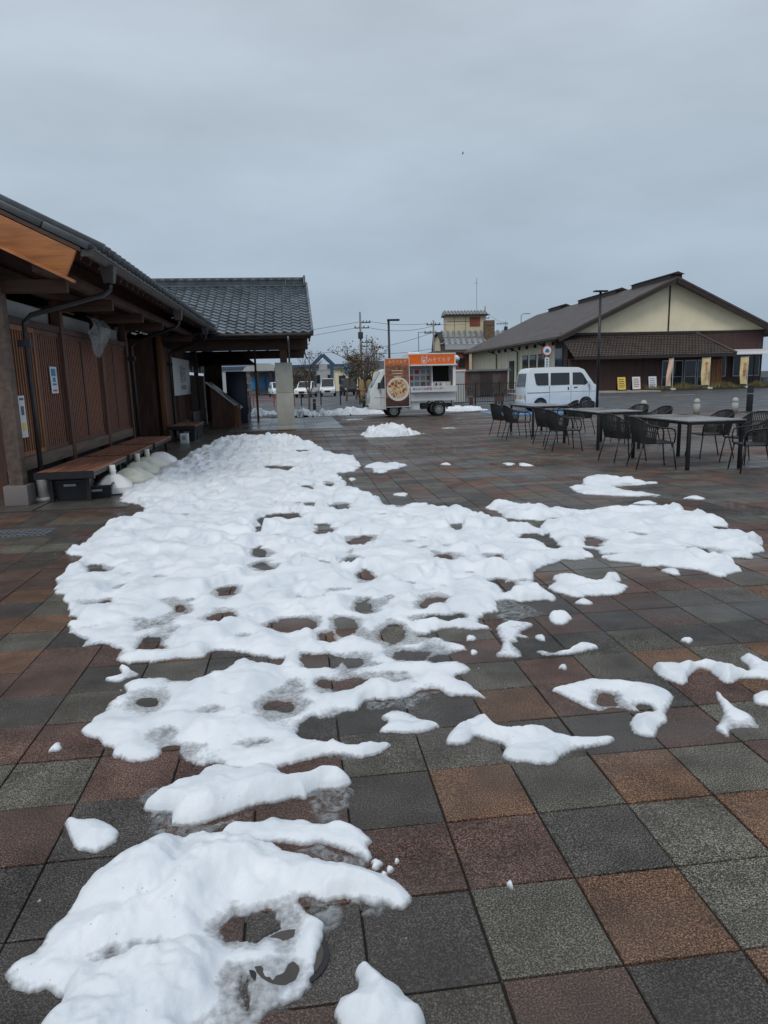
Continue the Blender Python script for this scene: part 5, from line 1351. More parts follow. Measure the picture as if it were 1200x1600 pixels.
for k in range(9000):
    x, y, z = rnd.uniform(-2.2, 2.6), rnd.uniform(86, 88), abs(rnd.gauss(0, 1)) * .2
    z = rnd.uniform(0, 3.0 + .3 * math.sin(x * 2.1)); s_ = rnd.uniform(.04, .13); a = rnd.uniform(0, 6.28)
    hd.quad((x, y, z), (x + s_ * math.cos(a), y + .3 * s_, z + s_ * math.sin(a)), (x + s_ * math.cos(a + 1.3), y - .2 * s_, z + s_ * math.sin(a + 1.3)))
t = thing('hedge', 'tall brown hedge behind the white car in the far car park', 'hedge', (0, 87, 0))
hd.build('foliage', 'hedge', t)
for k in range(6): MB().tube([(-2 + k * .85, 87, 0), (-1.9 + k * .85, 87.1, 2.4)], .05, 5, r1=.02).build('stem', 'bark', t)
# far line of houses closing the horizon
for k, (x, y, w, h, m, lb) in enumerate(((-34, 160, 14, 6, 'far_white', 'distant pale house low on the horizon at far left'), (20, 190, 18, 6.5, 'beige', 'distant beige house behind the utility poles'), (-3, 175, 12, 5, 'far_brown', 'distant brown house left of the blue arch'), (48, 150, 16, 7, 'far_white', 'distant pale house hidden behind the hall'))):
    t = thing('house', lb, 'house', (x, y, 0), 0, 'houses on the horizon')
    MB().box(x - w / 2, x + w / 2, y, y + 10, 0, h * .6).build('wall', m, t)
    MB().prism([(x - w / 2 - .5, h * .6), (x + w / 2 + .5, h * .6), (x + w / 4, h), (x - w / 4, h)], y - .5, y + 10.5).build('roof', 'grey_roof_dark', t)
    for q in range(3): MB().box(x - w / 3 + q * w / 4, x - w / 3 + q * w / 4 + 1.4, y - .05, y - .003, h * .2, h * .42).build('window', 'glass', t)

# ------------------------------------------------------------------ poles and wires
def utility_pole(x, y, h, label, arms, r=.16):
    t = thing('utility_pole', label, 'utility pole', (x, y, 0), 0, 'utility poles against the sky')
    MB().tube([(0, 0, 0), (0, 0, h)], r, 10, r1=r * .55).build('pole', 'pole', t, smooth=True, world=False)
    for z, w0, w1 in arms:
        a = MB().box(w0, w1, -.05, .05, z - .06, z + .06).build('crossarm', 'wire', t, world=False)
        for q in range(4):
            x_ = w0 + .1 + (w1 - w0 - .2) * q / 3
            MB().lathe([(.06, .06), (.09, .12), (.05, .28)], c=(x_, 0, z), n=8).build('insulator', 'pole', a, world=False)
    MB().box(-.3, .3, -.3, .3, arms[-1][0] - 1.3, arms[-1][0] - .5).build('transformer', 'wire', t, bevel=.06, world=False) if h > 9 else None
utility_pole(8.6, 90, 9.9, 'tall utility pole above the bare trees left of the food truck', [(8.6, -.1, 1.3), (7.95, -.75, 1.1)], .2)
utility_pole(11.2, 108, 8.0, 'shorter utility pole just right of the tall one over the trees', [(7.1, -.7, .9), (6.5, -.7, .3)], .15)
utility_pole(17.9, 90, 8.75, 'utility pole with several crossarms above the orange truck sign', [(8.2, -.9, .9), (7.2, -1.2, 1.1)], .17)
utility_pole(36.9, 135, 14.8, 'utility pole rising behind the beige building', [(13.2, -.9, .9), (12.6, -1.0, .8)], .2)
utility_pole(41.0, 135, 12.0, 'small utility pole peeping over the hall roof', [(11.5, -1.8, .4)], .16)
t = thing('antenna_mast', 'thin grey antenna mast on the beige building', 'mast', (31.6, 121, 12.8))
MB().tube([(0, 0, -.2), (0, 0, 5.2)], .035, 6).build('mast', 'pole', t, world=False); MB().box(-.3, .3, -.02, .02, 4.4, 4.45).build('crossbar', 'pole', t, world=False)
t = thing('street_light', 'slim grey street light peeping over the hall roof', 'street light', (42.4, 130, 0))
MB().tube([(0, 0, 0), (0, 0, 12.6), (.5, 0, 12.9), (1.1, 0, 12.9)], .07, 6).build('pole', 'pole', t, world=False); MB().box(1.0, 1.7, -.12, .12, 12.84, 12.96).build('lamp_head', 'pole', t, world=False)
t = thing('signal_mast', 'slim grey mast with side arm left of the orange truck sign pole', 'mast', (15.6, 88, 0))
MB().tube([(0, 0, 0), (0, 0, 7.2)], .045, 6).build('mast', 'pole', t, world=False); MB().tube([(0, 0, 7.15), (2.0, 0, 7.25)], .035, 6).build('arm', 'pole', t, world=False)
def wire(p, q, sag, lb):
    P_, Q_ = Vector(p), Vector(q)
    pts = [P_.lerp(Q_, k / 16) + Vector((0, 0, -4 * sag * (k / 16) * (1 - k / 16))) for k in range(17)]
    t = MB().tube(pts, .022, 4, caps=False).build('overhead_wire', 'wire', None)
    tag(t, lb, 'wire', 'overhead wires')
wire((-40, 98, 5.3), (8.9, 90, 8.75), .9, 'overhead wire from the left to the tall pole crossarm top')
wire((-40, 99, 4.2), (8.2, 90, 8.0), .9, 'overhead wire from the left to the tall pole lower crossarm')
wire((-40, 100, 3.9), (8.6, 90, 5.35), .5, 'lowest thick wire from the left to the tall pole')
wire((9.6, 90, 8.75), (17.2, 90, 8.35), .25, 'top wire between the tall pole and the crossarm pole')
wire((9.6, 90, 8.0), (18.6, 90, 8.25), .6, 'second wire between the tall pole and the crossarm pole')
wire((8.7, 90, 5.3), (17.6, 90, 7.2), .3, 'slanting wire between the tall pole and the crossarm pole')
wire((9.0, 90, 4.9), (18.0, 90, 5.3), .3, 'lowest wire between the tall pole and the crossarm pole')
wire((18.4, 90, 8.3), (37.6, 135, 13.3), .8, 'wire from the crossarm pole to the pole behind the beige building')
wire((37.6, 135, 13.3), (41.0, 135, 11.7), .3, 'short wire down to the pole over the hall roof')

# ------------------------------------------------------------------ bare winter trees with straw wraps
def bare_tree(x, y, h, seed, label, leafm='leaf_dry', wrap=True, leaves=260, spread=1.0):
    rg = random.Random(seed)
    t = thing('tree', label, 'tree', (x, y, -.04), 0, 'bare trees beside the car park')
    tr = MB(); tips = []
    def grow(p, d, ln, r, lv):
        n = 4; path = [p]; q = p
        for k in range(n):
            d = (d + Vector((rg.gauss(0, .12), rg.gauss(0, .12), rg.gauss(.02, .06)))).normalized(); q = q + d * ln / n; path.append(q)
        tr.tube(path, r, 6 if lv < 2 else 4, caps=False, r1=r * .55)
        if lv == 4: tips.extend(path[1:]); return
        for k in range(3 if lv else 6):
            a = rg.uniform(0, 6.28); tl = rg.uniform(.35, .85)
            nd = (d * math.cos(tl) + Vector((math.cos(a), math.sin(a), .25)) * math.sin(tl) * spread).normalized()
            s_ = path[rg.randint(2 if lv else 2, n)]
            grow(s_, nd, ln * rg.uniform(.5, .72), r * .5, lv + 1)
    grow(Vector((0, 0, 0)), Vector((0, 0, 1)), h * .52, .10 * h / 4, 0)
    tr.build('trunk', 'bark', t, world=False)
    lf = MB()
    for k in range(leaves):
        p = rg.choice(tips) + Vector((rg.gauss(0, .12), rg.gauss(0, .12), rg.gauss(0, .12))); s_ = rg.uniform(.04, .10); a, b_ = rg.uniform(0, 6.28), rg.uniform(-1, 1)
        u_ = Vector((math.cos(a), math.sin(a), b_)) * s_; v_ = Vector((-math.sin(a), math.cos(a), rg.uniform(-1, 1))) * s_ * .6
        lf.quad(p - u_, p + v_, p + u_, p - v_)
    lf.build('crown', leafm, t, world=False)
    if wrap:
        MB().lathe([(.20, .1), (.23, .5), (.21, 1.1), (.16, 1.5), (.10, 1.6)], n=12).build('straw_wrap', 'straw', t, smooth=True, world=False)
        MB().lathe([(.235, .45), (.235, .5)], n=12).build('rope_tie', 'bark', t, world=False)
bare_tree(4.75, 50, 3.9, 3, 'grey barked bare tree left of the food truck, thickest trunk', 'leaf_dry', True, 260)
bare_tree(5.6, 53, 4.1, 5, 'bare brown tree just behind the food truck nose', 'leaf_dry', True, 320)
bare_tree(4.1, 56, 3.8, 8, 'sparse tree with some green leaves left of the bare trees', 'leaf_green', False, 900)
bare_tree(6.6, 58, 4.2, 11, 'bare dark tree behind the poster board', 'leaf_dry', False, 300)
bare_tree(5.2, 60, 3.6, 14, 'bare tree with reddish twigs deep in the group', 'leaf_dry', False, 300)
bare_tree(0.75, 38, 2.9, 21, 'small bare tree peeping out beside the concrete pillar', 'leaf_green', False, 60, .6)
